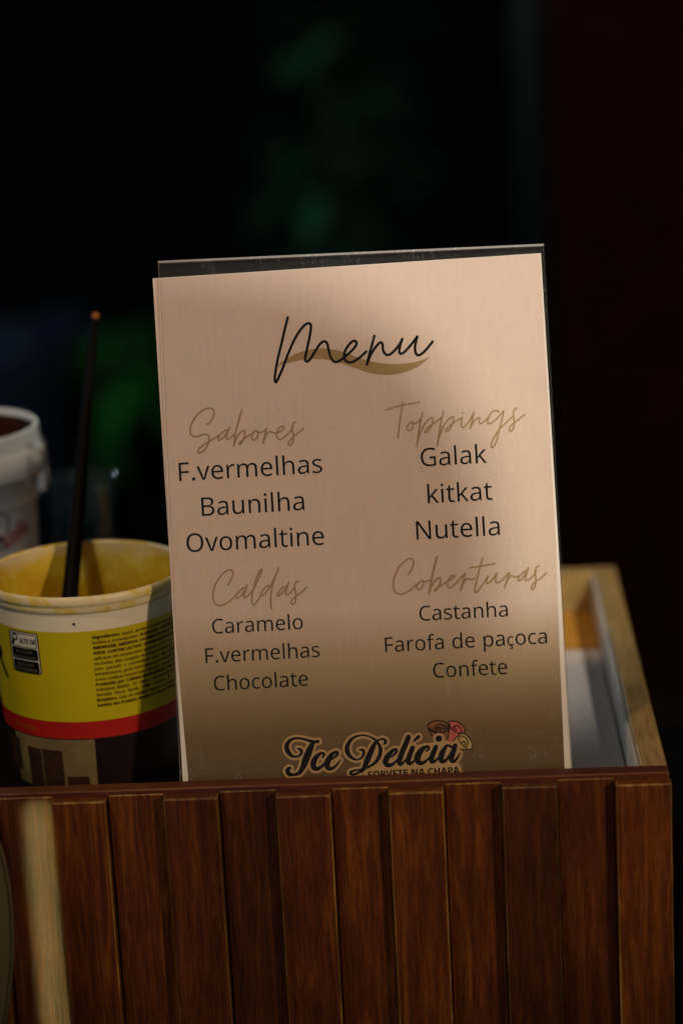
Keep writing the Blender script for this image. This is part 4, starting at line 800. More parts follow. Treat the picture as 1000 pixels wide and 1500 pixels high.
COBERTURAS = [
 [(135,148),(155,115),(166,75),(150,53),(115,68),(75,110),(49,170),(45,225),(60,257),(95,267),(140,247),(185,205)],
 [(217,185),(192,203),(183,230),(200,240),(218,220),(223,197),(214,185)],[(220,190),(245,190),(268,178)],
 [(306,41,11),(290,100,13),(275,170,12),(263,230,10),(257,266,10)],[(259,258),(275,215),(305,176),(322,169),(325,195),(306,235),(290,248),(300,233),(345,205)],
 [(345,205),(400,172),(409,156),(391,158),(370,188),(367,218),(385,228),(420,200),(450,165),(473,143)],
 [(473,143),(460,195),(445,246)],[(448,236),(465,195),(489,172),(510,180),(530,172)],
 [(578,49),(560,110),(541,190),(530,240),(538,257),(560,235),(590,190),(610,158)],[(503,109),(570,98),(651,85)],
 [(611,157),(600,190),(606,205),(630,185),(655,152),(663,139)],[(663,139),(655,175),(661,198),(685,190),(715,160),(736,138)],
 [(736,138),(722,185),(708,229)],[(710,220),(728,180),(749,156),(772,165),(790,158)],
 [(842,124),(815,140),(790,175),(796,188),(820,165),(852,108)],[(852,108),(838,150),(832,180),(850,182),(880,155),(898,128)],
 [(915,98),(897,108),(890,135),(895,170),(892,215),(878,240),(868,228),(885,200),(925,170),(959,138)]]

a = Art()
pts = [art_mm(395 + x * .25, 455 + y * .25) for x, y in SWOOSH]
a.add(*tess([pts]))
a.build('swoosh', M['ink_gold'], page(0.10), sh)
a = Art(); script_word(a, .25, 395, 455, 15.5, MENU)
a.union().build('title_lettering', M['ink_black'], page(0.16), sh)
for s_, ox_, oy_, w_, word in ((.18, 270, 590, 13, SABORES), (.215, 560, 580, 10, TOPPINGS), (.16, 300, 820, 14.5, CALDAS), (.245, 565, 805, 10, COBERTURAS)):
    a = Art()
    script_word(a, s_, ox_, oy_, w_, word)
    a.union().build('heading_lettering', M['ink_gold'], page(0.16), sh)

ITEMS = [("F.vermelhas",263,705,472.4,692.4),("Baunilha",296,756,446,747),("Ovomaltine",274,809,475,798),
 ("Galak",616.5,683.6,713,678),("kitkat",626.4,737.4,721,732),("Nutella",610,790.8,732,783.8),
 ("Caramelo",311.4,928.5,444,921.4),("F.vermelhas",301.5,971.4,468.6,962.2),("Chocolate",314,1012,451.5,1004.4),
 ("Castanha",614.4,909.6,743.7,903),("Farofa de paçoca",564.2,955.6,801,942.4),("Confete",634.6,993,743,987.2)]
def fit_line(art, txt, p0, p1, bold=False, squash=1.0):
    runs, _ = text_runs([(txt, bold)])
    x0 = min(p[0] for r in runs for p in r[0]); x1 = max(p[0] for r in runs for p in r[0])
    L = math.hypot(p1[0] - p0[0], p1[1] - p0[1]); k = L / (x1 - x0)
    ca, sa = (p1[0] - p0[0]) / L, (p1[1] - p0[1]) / L
    for pts, tr in runs:
        art.add([(p0[0] + ca * (x - x0) * k - sa * y * k * squash, p0[1] + sa * (x - x0) * k + ca * y * k * squash) for x, y in pts], tr)
for txt, xa, ya, xb, yb in ITEMS:
    a = Art()
    fit_line(a, txt, art_mm(xa, ya), art_mm(xb, yb))
    a.build('item_lettering', M['ink_black'], page(0.16), sh)

# --- logo at the foot of the page
LOGO = [
 (.125,405,1060,[(250,290,22),(285,308,34),(291,345,34),(262,378,26),(215,387,28),(165,367,44),(127,312,56),(120,255,52),(150,205,42),(200,176,30),(260,171,26),(330,184,28),(400,205,34),(450,213,36),(488,208,38)]),
 (.125,405,1060,[(428,222,44),(395,290,72),(362,370,82),(332,450,78),(302,525,60),(258,582,44),(195,598,34),(150,590,52),(130,552,56),(142,525,40),(166,520,26)]),
 (.125,405,1060,[(535,400,16),(556,365,30),(540,343,28),(492,364,44),(450,415,62),(430,470,68),(440,518,62),(480,530,46),(530,500,34),(575,450,26),(618,432,22)]),
 (.125,405,1060,[(618,432,22),(680,395,24),(715,350,36),(700,328,28),(650,360,50),(605,430,68),(590,490,68),(615,525,52),(660,520,36),(710,475,26),(747,423,14)]),
 (.125,500,1055,[(212,346,20),(250,350,36),(262,390,34),(235,440,28),(185,462,22),(130,445,36),(80,395,52),(65,335,56),(85,265,46),(140,205,32),(210,180,22),(280,178,20),(345,200,22),(400,235,28),(440,290,36),(458,350,46),(440,430,46),(390,500,36),(320,545,28),(250,572,22),(180,582,20),(120,600,28),(105,622,32),(140,636,26),(200,612,30),(250,570,38)]),
 (.125,500,1055,[(430,235,22),(400,260,36),(370,310,55),(335,390,66),(300,470,68),(270,550,56),(235,600,36)]),
 (.125,500,1055,[(410,240,24),(450,225,22),(495,222,28),(520,250,36),(502,275,30)]),
 (.125,500,1055,[(550,440,20),(610,410,24),(645,360,34),(625,338,28),(570,385,54),(530,440,68),(515,490,68),(540,525,56),(590,520,40),(640,480,26),(670,440,22)]),
 (.125,500,1055,[(783,197,60),(755,270,62),(720,350,62),(690,430,62),(675,490,58),(690,515,44),(720,500,30),(755,460,24)]),
 (.125,500,1055,[(833,322,54),(805,390,58),(785,450,60),(785,498,54),(815,505,36),(850,475,26),(885,440,22)]),
 (.125,500,1055,[(833,256,10),(868,222,32),(900,195,44)]),
 (.11,590,1045,[(310,502,24),(345,465,34),(328,440,32),(270,465,60),(215,530,82),(190,600,86),(215,655,68),(270,655,48),(330,610,30),(378,566,24)]),
 (.11,590,1045,[(438,445,60),(410,510,66),(380,590,70),(380,640,58),(420,640,40),(470,590,26)]),
 (.11,590,1045,[(473,337,84),(478,333,84)]),
 (.11,590,1045,[(640,445,36),(590,425,32),(545,480,58),(510,560,78),(510,630,66),(560,630,46),(610,570,32),(660,480,26)]),
 (.11,590,1045,[(692,430,62),(670,510,68),(645,590,68),(650,635,58),(690,630,42),(730,580,28),(757,528,16)])]
lg = Art(); halo = Art()
for s, ox, oy, path in LOGO:
    script_word(lg, s, ox, oy, 10, [path]); script_word(halo, s, ox, oy, 10, [path], grow=2.5)
TAG0, TAG1 = art_mm(539, 1140.2), art_mm(673, 1133.4)
for dx_ in (-0.07, 0.07):
    fit_line(lg, "SORVETE NA CHAPA", (TAG0[0] + dx_, TAG0[1]), (TAG1[0] + dx_, TAG1[1]), True, 1.06)
halo.add([art_mm(x, y) for x, y in ((533,1127),(600,1122),(672,1117),(679,1135),(680,1143),(533,1150))], [(0,1,4),(1,2,3),(1,3,4),(0,4,5)])
halo.add([art_mm(x, y) for x, y in ((550,1104),(590,1094),(655,1084),(674,1122),(600,1128),(545,1130))], [(0,1,5),(1,4,5),(1,2,4),(2,3,4)])
halo.union().build('logo_outline', M['ink_halo'], page(0.16), sh)

def icon(fill, mat, line_paths, name):
    f = Art()
    for poly in fill:
        f.add(*tess([[art_mm(590 + x * .11, 1045 + y * .11) for x, y in poly]]))
    f.build(name, mat, page(0.12), sh)
outl = Art()
def arc(cx, cy, rx, ry, rot, a0, a1, n=22):
    r = math.radians(rot); out = []
    for i in range(n):
        t = math.radians(a0 + (a1 - a0) * i / (n - 1))
        x, y = rx * math.cos(t), ry * math.sin(t)
        out.append((cx + x * math.cos(r) - y * math.sin(r), cy + x * math.sin(r) + y * math.cos(r)))
    return out
R1 = arc(473, 178, 144, 82, 3, 0, 360, 30)
icon([R1[:-1], [(332, 190), (385, 300), (430, 400), (585, 385), (614, 150)]], M['ink_roll_brown'], None, 'brown_roll')
P2 = [(612,110),(660,102),(740,124),(798,170),(820,215),(810,255),(760,270),(650,392),(600,392)]
icon([P2], M['ink_roll_pink'], None, 'pink_roll')
P3 = [(700,330),(745,285),(790,264),(855,298),(910,370),(926,430),(905,474),(840,484),(770,470),(730,500),(660,400)]
icon([P3], M['ink_roll_cream'], None, 'cream_roll')
LINES = [R1, [(332,190),(352,235),(385,300)], [(614,130),(618,200),(603,290),(588,385)],
 [(452,248),(436,200),(440,170),(470,148),(520,147),(570,170),(592,205),(572,243),(520,258),(450,252),(395,232),(350,205)], [(440,205),(462,190),(492,196),(482,240)],
 [(612,110),(660,102),(740,124),(798,170),(821,215),(808,256)], [(622,150),(640,200),(690,240),(740,265),(775,255)], [(660,215),(672,180),(705,160),(745,175),(772,215),(775,255)], [(650,210),(680,185),(705,200),(690,235)],
 [(660,385),(700,330),(745,285),(790,264),(855,298),(910,370),(926,430),(905,474),(840,484),(775,475)], [(840,440),(865,395),(850,345),(800,305),(755,305),(738,340),(760,385),(800,430),(850,470)], [(785,395),(800,375),(832,385),(815,425)]]
for ln in LINES:
    stroke(outl, [(*art_mm(590 + x * .11, 1045 + y * .11), 15 * .11 * PXMM) for x, y in ln], 3)
outl.union().build('roll_outline', M['ink_black'], page(0.14), sh)
lg.union().build('logo_lettering', M['ink_black'], page(0.20), sh)

# ================================================================== YELLOW CREAM TUB
CX, CY = -0.139, 0.118
TZ0, TZ1 = FLOOR, 0.0755
def tub_r(z): return 0.0490 + (z + 0.028) / 0.1035 * 0.0055
tb = empty('cream_bucket', (CX, CY, FLOOR), 'open round bucket with yellow, red and brown label and yellow smears inside', 'bucket')
prof = [(0.0, TZ0), (tub_r(TZ0) - 0.002, TZ0), (tub_r(TZ0), TZ0 + 0.002), (tub_r(0.02), 0.02), (tub_r(0.07), 0.07), (tub_r(0.0748), 0.0748)]
from_bm('body', lathe_bm(prof, CX, CY)[0], M['tub_white'], tb, True)
prof = [(tub_r(0.0748), 0.0749), (0.0550, 0.0754), (0.0557, 0.0764), (0.0561, 0.0785), (0.0560, 0.0792), (0.0568, 0.0800), (0.0572, 0.0812), (0.0571, 0.0838), (0.0566, 0.0848), (0.0556, 0.0852), (0.0546, 0.0848), (0.0541, 0.0838)]
from_bm('rim', lathe_bm(prof, CX, CY, 128)[0], M['tub_rim'], tb, True)
prof = [(0.0541, 0.0838), (0.0532, 0.070), (0.0505, 0.02), (0.0500, 0.012), (0.0, 0.012)]
def wob(i, a): return -0.0006 * (1 + math.sin(5 * a + i)) * (1 if i in (1, 2) else 0)
from_bm('inner_wall', lathe_bm(prof, CX, CY, 96, wob)[0], M['tub_inside'], tb, True)

def on_tub(theta_deg, z, lift=0.0):
    t = math.radians(theta_deg); r = tub_r(z) + lift
    return Vector((CX + r * math.sin(t), CY - r * math.cos(t), z))
def band(name, z0, z1, t0, t1, lift, mat, parent, wave=None):
    bm = bmesh.new(); n = max(4, int((t1 - t0) / 2.5)); rows = 8
    g = [[bm.verts.new(on_tub(t0 + (t1 - t0) * i / n, z0 + (z1 - z0) * j / rows, lift)) for i in range(n + 1)] for j in range(rows + 1)]
    for j in range(rows):
        for i in range(n): bm.faces.new((g[j][i], g[j][i + 1], g[j + 1][i + 1], g[j + 1][i]))
    return from_bm(name, bm, mat, parent, True)
lb = band('label', 0.0131, 0.0652, -179, 179, 0.00025, M['yellow'], tb)
band('red_band', 0.0031, 0.0131, -179, 179, 0.00025, M['red'], lb)
band('brown_band', -0.0280, 0.0031, -179, 179, 0.00025, M['choco_print'], lb)
band('product_photo', -0.0270, 0.0026, -52, 7, 0.00045, M['photo_beige'], lb)
for t0, t1, z0, z1 in ((-40, -29, -0.027, -0.004), (-28, -14, -0.027, -0.004), (-60, -48, -0.02, -0.001)):
    band('jar_picture', z0, z1, t0, t1, 0.0006, M['photo_brown'], lb)
band('jar_picture', -0.0262, -0.019, -12, 2, 0.0006, M['photo_brown'], lb)

RB = 0.0525
def tub_place(lift=0.00045):
    return lambda x, y: on_tub(math.degrees(x / RB), y, lift)
INGR = [
 [("Ingredientes:", 1), (" açúcar, gordura vegetal, leite em pó i", 0)],
 [("lecitina e aromatizantes. ", 0), ("ALÉRGICOS: CONTÉM DERIV", 1)],
 [("AMENDOIM, AMÊNDOA, CASTANHA-DO-PARÁ, CASTAN", 1)],
 [("AVEIA. CONTÉM LACTOSE. CONTÉM GLÚTEN.", 1), (" Modo de", 0)],
 [("aplicação em temperatura ambiente (25°C), em", 0)],
 [("excessivo. Não congelar ou refrigerar antes de", 0)],
 [("para  garantir  a  cremosidade  ideal.  Após  abert", 0)],
 [("temperaturas, pode haver separação natural do pr", 0)],
 [("a sua condição normal para utilização. Manter em", 0)],
 [("Produzido por: CARINO INGREDIENTES LTDA.", 1), (" Rua", 0)],
 [("Industrial. Marília - SP. CNPJ 61.945.444/0001-30", 0)],
 [("Avenida  Henry  Nestlé,  1.800.  Caçapava - SP", 0)],
 [("Brasileira.", 1), (" Data de validade impressa na tampa", 0)],
 [("Société des Produits Nestlé S.A. (Suíça)", 1), (" Produto", 0)]]
a = Art()
SZ = 0.00365
for i, runs in enumerate(INGR):
    z = 0.0622 - 0.00302 * i
    gl, wd = text_runs(runs)
    x0 = RB * math.radians(10.3)
    kx = 0.057 / wd   # justified
    kx = min(max(kx, SZ * 0.70), SZ * 0.92)
    for pts, tr in gl:
        a.add([(x0 + x * kx, z - 0.0016 + y * SZ) for x, y in pts], tr)
        a.add([(x0 + x * kx + 0.00013, z - 0.00155 + y * SZ) for x, y in pts], tr)
a.build('ingredient_lettering', M['ink_brown'], tub_place(), lb)

# front-of-pack warning box
def rounded(x0, x1, y0, y1, r, n=5):
    out = []
    for cx, cy, a0 in ((x1 - r, y1 - r, 0), (x0 + r, y1 - r, 90), (x0 + r, y0 + r, 180), (x1 - r, y0 + r, 270)):
        for i in range(n + 1):
            t = math.radians(a0 + 90 * i / n)
            out.append((cx + r * math.cos(t), cy + r * math.sin(t)))
    return out
def dense(poly, step=0.0012):
    out = []
    for i, p in enumerate(poly):
        q = poly[(i + 1) % len(poly)]; L = math.hypot(q[0] - p[0], q[1] - p[1]); n = max(1, int(L / step))
        for k in range(n): out.append((p[0] + (q[0] - p[0]) * k / n, p[1] + (q[1] - p[1]) * k / n))
    return out
wx0, wx1 = RB * math.radians(-43.5), RB * math.radians(-21.5)
wz0, wz1 = 0.0400, 0.0640
black = Art(); white = Art()
black.add(*tess([dense(rounded(wx0, wx1, wz0, wz1, .0016)), dense(rounded(wx0 + .0005, wx1 - .0005, wz0 + .0005, wz1 - .0005, .0013))]))
black.add(*tess([dense(rounded(wx0 + .0012, wx1 - .0012, wz1 - .0092, wz1 - .0012, .0014)), dense(rounded(wx0 + .0016, wx1 - .0016, wz1 - .0088, wz1 - .0016, .0012))]))
for zt in (wz1 - .0096, wz1 - .0168):
    black.add(*tess([dense(rounded(wx0 + .0012, wx1 - .0012, zt - .0066, zt, .0012))]))
white.add(*tess([dense(rounded(wx0 + .0006, wx1 - .0006, wz0 + .0006, wz1 - .0006, .0013))]))
white.build('warning_panel', M['ink_white'], tub_place(0.00040), lb, 0.0015)
# magnifier
mgx, mgz = wx0 + .0046, wz1 - .0038
ring = [(mgx + .0021 * math.cos(2 * PI * k / 20), mgz + .0021 * math.sin(2 * PI * k / 20)) for k in range(20)]
ring2 = [(mgx + .0013 * math.cos(2 * PI * k / 20), mgz + .0013 * math.sin(2 * PI * k / 20)) for k in range(20)]
black.add(*tess([ring, ring2]))
black.add([(mgx - .0020, mgz - .0010), (mgx - .0005, mgz - .0020), (mgx - .0017, mgz - .0048), (mgx - .0031, mgz - .0044)], [(0, 1, 2), (0, 2, 3)])
fit_line(black, "ALTO EM", (wx0 + .0078, wz1 - .0069), (wx1 - .0022, wz1 - .0069), True, 1.75)
black.build('warning_marks', M['ink_black'], tub_place(0.00055), lb, 0.0015)
g = Art()
for txt, dz in (("AÇÚCAR", .0127), ("ADICIONADO", .0157), ("GORDURA", .0199), ("SATURADA", .0229)):
    ins = 0.0045 if len(txt) < 8 else 0.0025
    fit_line(g, txt, (wx0 + ins, wz1 - dz), (wx1 - ins, wz1 - dz), False, 1.0)
g.build('warning_lettering', M['ink_grey'], tub_place(0.00070), lb, 0.0015)
# tail of the big brand lettering at the left, and the word on the red band
g = Art()
stroke(g, [(RB * math.radians(-61), .0515, .003), (RB * math.radians(-57), .0505, .0032), (RB * math.radians(-57), .0465, .0032), (RB * math.radians(-61), .045, .003)], 5)
stroke(g, [(RB * math.radians(-58.5), .045, .0028), (RB * math.radians(-55), .039, .0026), (RB * math.radians(-52.0), .0345, .0022)], 5)
g.build('brand_lettering', M['ink_black'], tub_place(0.00055), lb, 0.0015)
g = Art(); fit_line(g, "recheio", (RB * math.radians(-50), .0062), (RB * math.radians(-30.5), .0062), True)
g.build('flavour_lettering', M['ink_orange'], tub_place(0.00055), lb, 0.0015)
g = Art()
for j, w in enumerate((.9, 1.0, .8)):
    fit_line(g, "www recheios com br", (RB * math.radians(56), -.0010 - .0028 * j), (RB * math.radians(56 + 16 * w), -.0010 - .0028 * j), False)
# small speck of spilled sauce
bm = bmesh.new(); bmesh.ops.create_uvsphere(bm, u_segments=10, v_segments=6, radius=0.0008)
p = on_tub(0.8, 0.0697, 0.0002)
for v in bm.verts: v.co = p + v.co * 1.0
from_bm('sauce_drip', bm, M['choc'], tb, True)

# cream at the bottom
rng = random.Random(5)
bm = bmesh.new(); n = 48; rings = []
for j in range(9):
    r = 0.0008 + (0.0512 - 0.0008) * j / 8
    rings.append([bm.verts.new((CX + r * math.sin(2 * PI * k / n), CY - r * math.cos(2 * PI * k / n), 0.036 + 0.0025 * math.sin(3 * 2 * PI * k / n + j) * (j / 8) + rng.uniform(-.0006, .0006) + 0.004 * (j / 8) ** 3)) for k in range(n)])
for r0, r1 in zip(rings, rings[1:]):
    for k in range(n): bm.faces.new((r0[k], r0[(k + 1) % n], r1[(k + 1) % n], r1[k]))
bm.faces.new(rings[0])
low = [bm.verts.new((CX + 0.0495 * math.sin(2 * PI * k / n), CY - 0.0495 * math.cos(2 * PI * k / n), 0.0135)) for k in range(n)]
for k in range(n): bm.faces.new((rings[-1][k], rings[-1][(k + 1) % n], low[(k + 1) % n], low[k]))
bm.faces.new(low[::-1])
props(from_bm('cream_filling', bm, M['cream'], None, True), 'yellow cream left in the bottom of the yellow labelled bucket', 'cream')

# spatula standing in the cream
P0 = Vector((-0.1535, 0.1035, 0.0265)); P1 = Vector((-0.1425, 0.259, 0.200))
AX = P1 - P0
sp = empty('spatula', P0, 'long black plastic spatula handle leaning on the back rim of the yellow bucket', 'spatula')
pts = [P0 + AX * t for t in (0.12, 0.2, 0.35, 0.55, 0.75, 0.9, 0.97, 1.0)]
from_bm('handle', tube_bm(pts, [0.0045, 0.0047, 0.0045, 0.0040, 0.0033, 0.0028, 0.0025, 0.0015], 14, 0.6), M['black_plastic'], sp, True)
pts = [P0 + AX * t for t in (-0.02, 0.02, 0.08, 0.13, 0.17)]
from_bm('blade', tube_bm(pts, [0.007, 0.009, 0.009, 0.007, 0.0045], 14, 0.25), M['black_plastic'], sp, True)
bm = bmesh.new(); bmesh.ops.create_uvsphere(bm, u_segments=14, v_segments=10, radius=0.0020)
for v in bm.verts: v.co = P1 + v.co
from_bm('tip_glint', bm, plain('amber_glint', (0.42, 0.13, 0.02), 0.2, 0.6), sp, True)  # orange glint on the tip, put in as a small coloured ball

# ================================================================== WHITE TUB BEHIND
DX, DY = -0.2405, 0.280
DZ = 0.131
db = empty('chocolate_bucket', (DX, DY, FLOOR), 'tall white plastic bucket of dark chocolate spread behind the yellow bucket', 'bucket')
def dr(z): return 0.0460 + (z - FLOOR) / 0.161 * 0.0040
prof = [(0, FLOOR), (dr(FLOOR), FLOOR), (dr(0.05), 0.05), (dr(0.085), 0.085)]
from_bm('body', lathe_bm(prof, DX, DY)[0], M['tub_cool'], db, True)
prof = [(dr(0.0853), 0.0853), (0.0515, 0.0853), (0.0522, 0.0870), (0.0528, 0.1030), (0.0568, 0.1032), (0.0572, 0.1045), (0.0570, 0.1180), (0.0548, 0.1190), (0.0540, 0.1200), (0.0536, 0.1290), (0.0530, DZ), (0.0518, DZ), (0.0512, DZ - .002), (0.0511, DZ - .003)]
from_bm('rim', lathe_bm(prof, DX, DY, 96)[0], M['tub_cool'], db, True)
prof = [(0.0511, DZ - .003), (0.0505, DZ - .008), (0.0490, 0.105), (0.0478, 0.07), (0.0, 0.07)]
from_bm('inner_wall', lathe_bm(prof, DX, DY)[0], plain('chocolate_smeared_inside', (0.030, 0.009, 0.003), 0.5, 0.2, 0.9, 30, 0.4), db, True)
bm = lathe_bm([(0.0, 0.090), (0.02, 0.0895), (0.04, 0.091), (0.0478, 0.094), (0.0472, 0.072), (0, 0.072)], DX, DY, 64)[0]
props(from_bm('chocolate_spread', bm, M['choc'], None, True), 'dark chocolate spread inside the white bucket at left', 'spread')
def on_db(x, y, lift=0.0004):
    r = dr(y) + lift; t = x / 0.0485
    return Vector((DX + r * math.sin(t), DY - r * math.cos(t), y))
dl = Art(); dl.add(*tess([dense(rounded(-0.01, 0.064, 0.010, 0.082, .003), .004)]))
lab = dl.build('label', M['tub_cool'], lambda x, y: on_db(x, y, .0003), db, 0.003)
g = Art(); stroke(g, [(.030, .0785, .0010), (.034, .084, .0010), (.040, .082, .0010), (.041, .076, .0010), (.037, .070, .0010), (.031, .066, .0010), (.027, .071, .0010), (.030, .0785, .0010)], 5)
g.build('heart_outline', M['ink_grey'], lambda x, y: on_db(x, y, .0006), lab, 0.003)
g = Art(); fit_line(g, "n", (.0335, .0600), (.0383, .0612), True, 1.9); g.build('brand_initial', M['ink_black'], lambda x, y: on_db(x, y, .0006), lab, 0.003)
g = Art(); fit_line(g, "utella", (.0387, .0612), (.0590, .0680), True, 1.8); g.build('brand_lettering', M['ink_red'], lambda x, y: on_db(x, y, .0006), lab, 0.003)
# bail handle ear
bm = bmesh.new()
for k in range(1):
    box_bm(DX + 0.0530, DX + 0.0578, DY - 0.014, DY + 0.004, 0.0915, 0.1028, 0.001, 2, bm)
from_bm('handle_ear', bm, M['tub_cool'], db)

# clear plastic cup between the tubs
QX, QY = -0.172, 0.335
cp = empty('plastic_cup', (QX, QY, FLOOR), 'clear plastic cup standing between the white bucket and the spatula', 'cup')
prof = [(0.0, FLOOR), (0.0200, FLOOR), (0.0203, FLOOR + .002), (0.0232, 0.080), (0.0238, 0.082), (0.0232, 0.083), (0.0224, 0.080), (0.0195, FLOOR + .003), (0, FLOOR + .003)]
from_bm('cup_wall', lathe_bm(prof, QX, QY, 48)[0], M['clear_plastic'], cp, True)

# ================================================================== CREAM LID IN FRONT
LR = 0.103
lidc = Vector((-0.200, -0.120, -0.155 + LR + 0.0002))
ld = empty('bucket_lid', (lidc.x, lidc.y, -0.155), 'round cream plastic bucket lid standing on edge against the slats at far left', 'lid')
def lid_bm(profile):
    bm = lathe_bm(profile, 0, 0, 96)[0]
    rot = Matrix.Rotation(math.radians(73), 4, 'Z') @ Matrix.Rotation(math.radians(90), 4, 'X')
    for v in bm.verts: v.co = lidc + (rot @ v.co)
    bmesh.ops.recalc_face_normals(bm, faces=bm.faces)
    return bm
from_bm('disc', lid_bm([(0, 0.001), (LR - .010, 0.001), (LR - .007, 0.003), (LR - .004, 0.003), (LR - 0.004, 0.0015), (LR - .008, -0.0006), (0, -0.0006)]), M['lid'], ld, True)
from_bm('rim', lid_bm([(LR - .0039, 0.0035), (LR - .001, 0.0035), (LR, 0.002), (LR, -0.010), (LR - .0015, -0.010), (LR - .0039, 0.0015), (LR - .0039, 0.0035)]), M['lid'], ld, True)

# ================================================================== BEHIND: dark garden and woodwork
# dark red-brown wooden panel at the right
dp = empty('plank_fence', (0.62, 1.32, -0.95), 'tall dark red brown plank fence standing behind the box at right', 'fence')
pm = wood('red_brown_panel', (0.024, 0.0045, 0.0018), (0.032, 0.006, 0.0022), (0.042, 0.009, 0.003), 'Z', rough=0.9)
pm.node_tree.nodes['Principled BSDF'].inputs['Specular IOR Level'].default_value = 0.05
for i in range(6):
    x0 = 0.182 + i * 0.15
    from_bm('plank', box_bm(x0, x0 + 0.147, 1.30, 1.33, -0.95, 1.2, 0.002), [pm, pm], dp)
from_bm('cross_bar', box_bm(0.182, 1.08, 1.331, 1.36, -0.5, -0.4), pm, dp)
from_bm('cross_bar', box_bm(0.182, 1.08, 1.331, 1.36, 0.6, 0.7), pm, dp)
# grey post
bm = tube_bm([(0.205, 2.4, -0.95), (0.205, 2.4, 1.4)], [0.02, 0.02], 20)
po = empty('metal_post', (0.205, 2.4, -0.95), 'thin grey metal post dim in the dark beside the brown panel', 'post')
from_bm('pole', bm, plain('grey_metal', (0.018, 0.026, 0.03), 0.5, 0.5), po, True)
from_bm('foot_plate', lathe_bm([(0, -0.9499), (0.06, -0.9499), (0.06, -0.94), (0.021, -0.94)], 0.205, 2.4, 32)[0], plain('dark_metal', (0.02, 0.02, 0.022), 0.5, 0.5), po)

def plant(name, x, y, zc, rad, hgt, n, col, label, seed):
    rg = random.Random(seed)
    pl = empty(name, (x, y, -0.95), label, 'plant')
    pot = lathe_bm([(0, -0.9499), (0.10, -0.9499), (0.135, -0.68), (0.145, -0.68), (0.145, -0.655), (0.12, -0.655), (0.115, -0.70), (0, -0.70)], x, y, 40)[0]
    from_bm('pot', pot, plain('dark_pot', (0.02, 0.014, 0.012), 0.7, 0.2), pl, True)
    bm = bmesh.new(); st = bmesh.new()
    for i in range(n):
        a = rg.uniform(0, 2 * PI); rr = rad * math.sqrt(rg.random())
        tip = Vector((x + rr * math.cos(a), y + rr * math.sin(a), zc + hgt * (rg.random() - .5)))
        foot = Vector((x + 0.05 * math.cos(a), y + 0.05 * math.sin(a), -0.70))
        midp = (foot + tip) / 2 + Vector((rg.uniform(-.02, .02), rg.uniform(-.02, .02), .06))
        if i % 4 == 0: tube_bm([foot, midp, tip], [.006, .004, .002], 6, bm=st)
        L = rg.uniform(.09, .2); wd = L * rg.uniform(.18, .3)
        d = Vector((math.cos(a + rg.uniform(-.8, .8)), math.sin(a + rg.uniform(-.8, .8)), rg.uniform(-.3, .9))).normalized()
        sd = d.cross(Vector((0, 0, 1))).normalized(); upv = sd.cross(d)
        row = []
        for k in range(6):
            t = k / 5; ww = wd * math.sin(PI * min(.98, max(.03, t ** .8)))
            c = tip + d * (L * t) - Vector((0, 0, 1)) * (L * .35 * t * t)
            row.append((bm.verts.new(c - sd * ww / 2), bm.verts.new(c + upv * -.006), bm.verts.new(c + sd * ww / 2)))
        for r0, r1 in zip(row, row[1:]):
            bm.faces.new((r0[0], r0[1], r1[1], r1[0])); bm.faces.new((r0[1], r0[2], r1[2], r1[1]))
    from_bm('stems', st, plain('stem_green', (0.03, 0.05, 0.015), 0.6, 0.3), pl)
    from_bm('leaves', bm, col, pl, True)
    return pl
plant('potted_plant', -0.135, 3.9, -0.18, 0.075, 0.70, 150, leaf_mat('leaf_green', (0.006, 0.060, 0.034)), 'tall slim potted plant in the dark behind the top of the menu', 2)
plant('potted_plant', -0.66, 3.9, -0.70, 0.15, 0.36, 190, leaf_mat('leaf_bright_green', (0.003, 0.105, 0.008)), 'low green potted plant in the dark beside the spatula', 4)

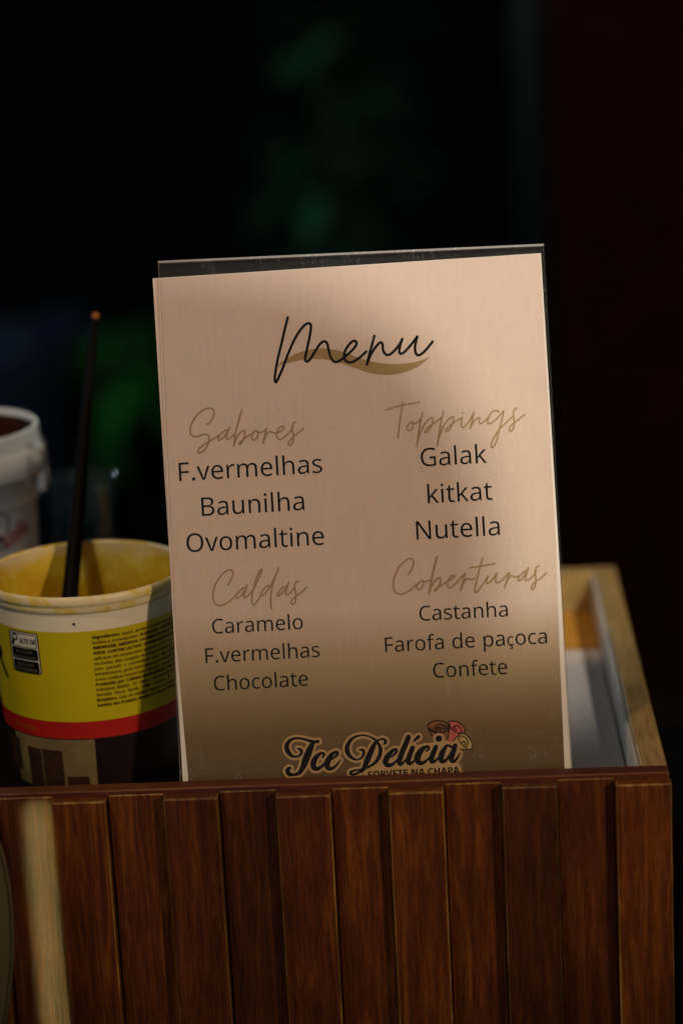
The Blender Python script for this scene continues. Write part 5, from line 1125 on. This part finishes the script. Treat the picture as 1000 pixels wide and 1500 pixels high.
# blue tarpaulin thrown over a low bench
bt = bmesh.new(); nx, ny = 40, 16
rg = random.Random(8)
grid = []
for j in range(ny + 1):
    row = []
    for i in range(nx + 1):
        s = i / nx; t = j / ny
        x = -1.25 + 0.66 * s; y = 2.75 + 0.6 * t
        z = -0.42 + 0.10 * s + 0.03 * math.sin(9 * s + 3 * t) + 0.02 * math.sin(23 * s) - (0.35 * max(0, .25 - t) / .25)
        row.append(bt.verts.new((x, y, z)))
    grid.append(row)
for j in range(ny):
    for i in range(nx): bt.faces.new((grid[j][i], grid[j][i + 1], grid[j + 1][i + 1], grid[j + 1][i]))
bmesh.ops.solidify(bt, geom=list(bt.faces), thickness=0.004)
props(from_bm('blue_cloth', bt, plain('dark_blue_cloth', (0.004, 0.016, 0.05), 0.7, 0.2, 0.3, 6), None, True), 'dark blue cloth lying over a low bench in the dark at left', 'cloth')
bn = empty('bench', (-0.92, 3.05, -0.95), 'low dark bench under the blue cloth in the dark at left', 'bench')
from_bm('seat', box_bm(-1.24, -0.60, 2.82, 3.33, -0.56, -0.51, 0.003), [M['counter'], M['counter']], bn)
for sx in (-1.18, -0.66):
    for sy in (2.88, 3.27):
        from_bm('leg', box_bm(sx - .03, sx + .03, sy - .03, sy + .03, -0.95, -0.56), M['counter'], bn)

# blocker added out of view between spotlight and page to cast a curved shadow
SHC = on_menu(-117, 66)
BL = SHC + (KEY_LOC - SHC) * 0.5
bl = empty('shadow_blocker', (BL.x, BL.y, -0.95), 'wine red blocker added out of view to shade the menu page', 'shadow_blocker')
bm = bmesh.new(); bmesh.ops.create_uvsphere(bm, u_segments=48, v_segments=28, radius=0.0925)
for v in bm.verts:
    z = v.co.z / 0.0925
    v.co.x *= 1 + 0.04 * z; v.co.y *= 1 + 0.04 * z; v.co.z *= 1.02
    v.co += BL
from_bm('envelope', bm, M['shadow_blocker'], bl, True)
from_bm('knot', lathe_bm([(0.001, BL.z - .093), (0.004, BL.z - .098), (0.007, BL.z - .106)], BL.x, BL.y, 12)[0], M['shadow_blocker'], bl)
from_bm('string', tube_bm([(BL.x, BL.y, -0.9495), (BL.x + .02, BL.y, -0.4), (BL.x, BL.y, BL.z - .100)], [.0008] * 3, 6), M['paper'], bl)
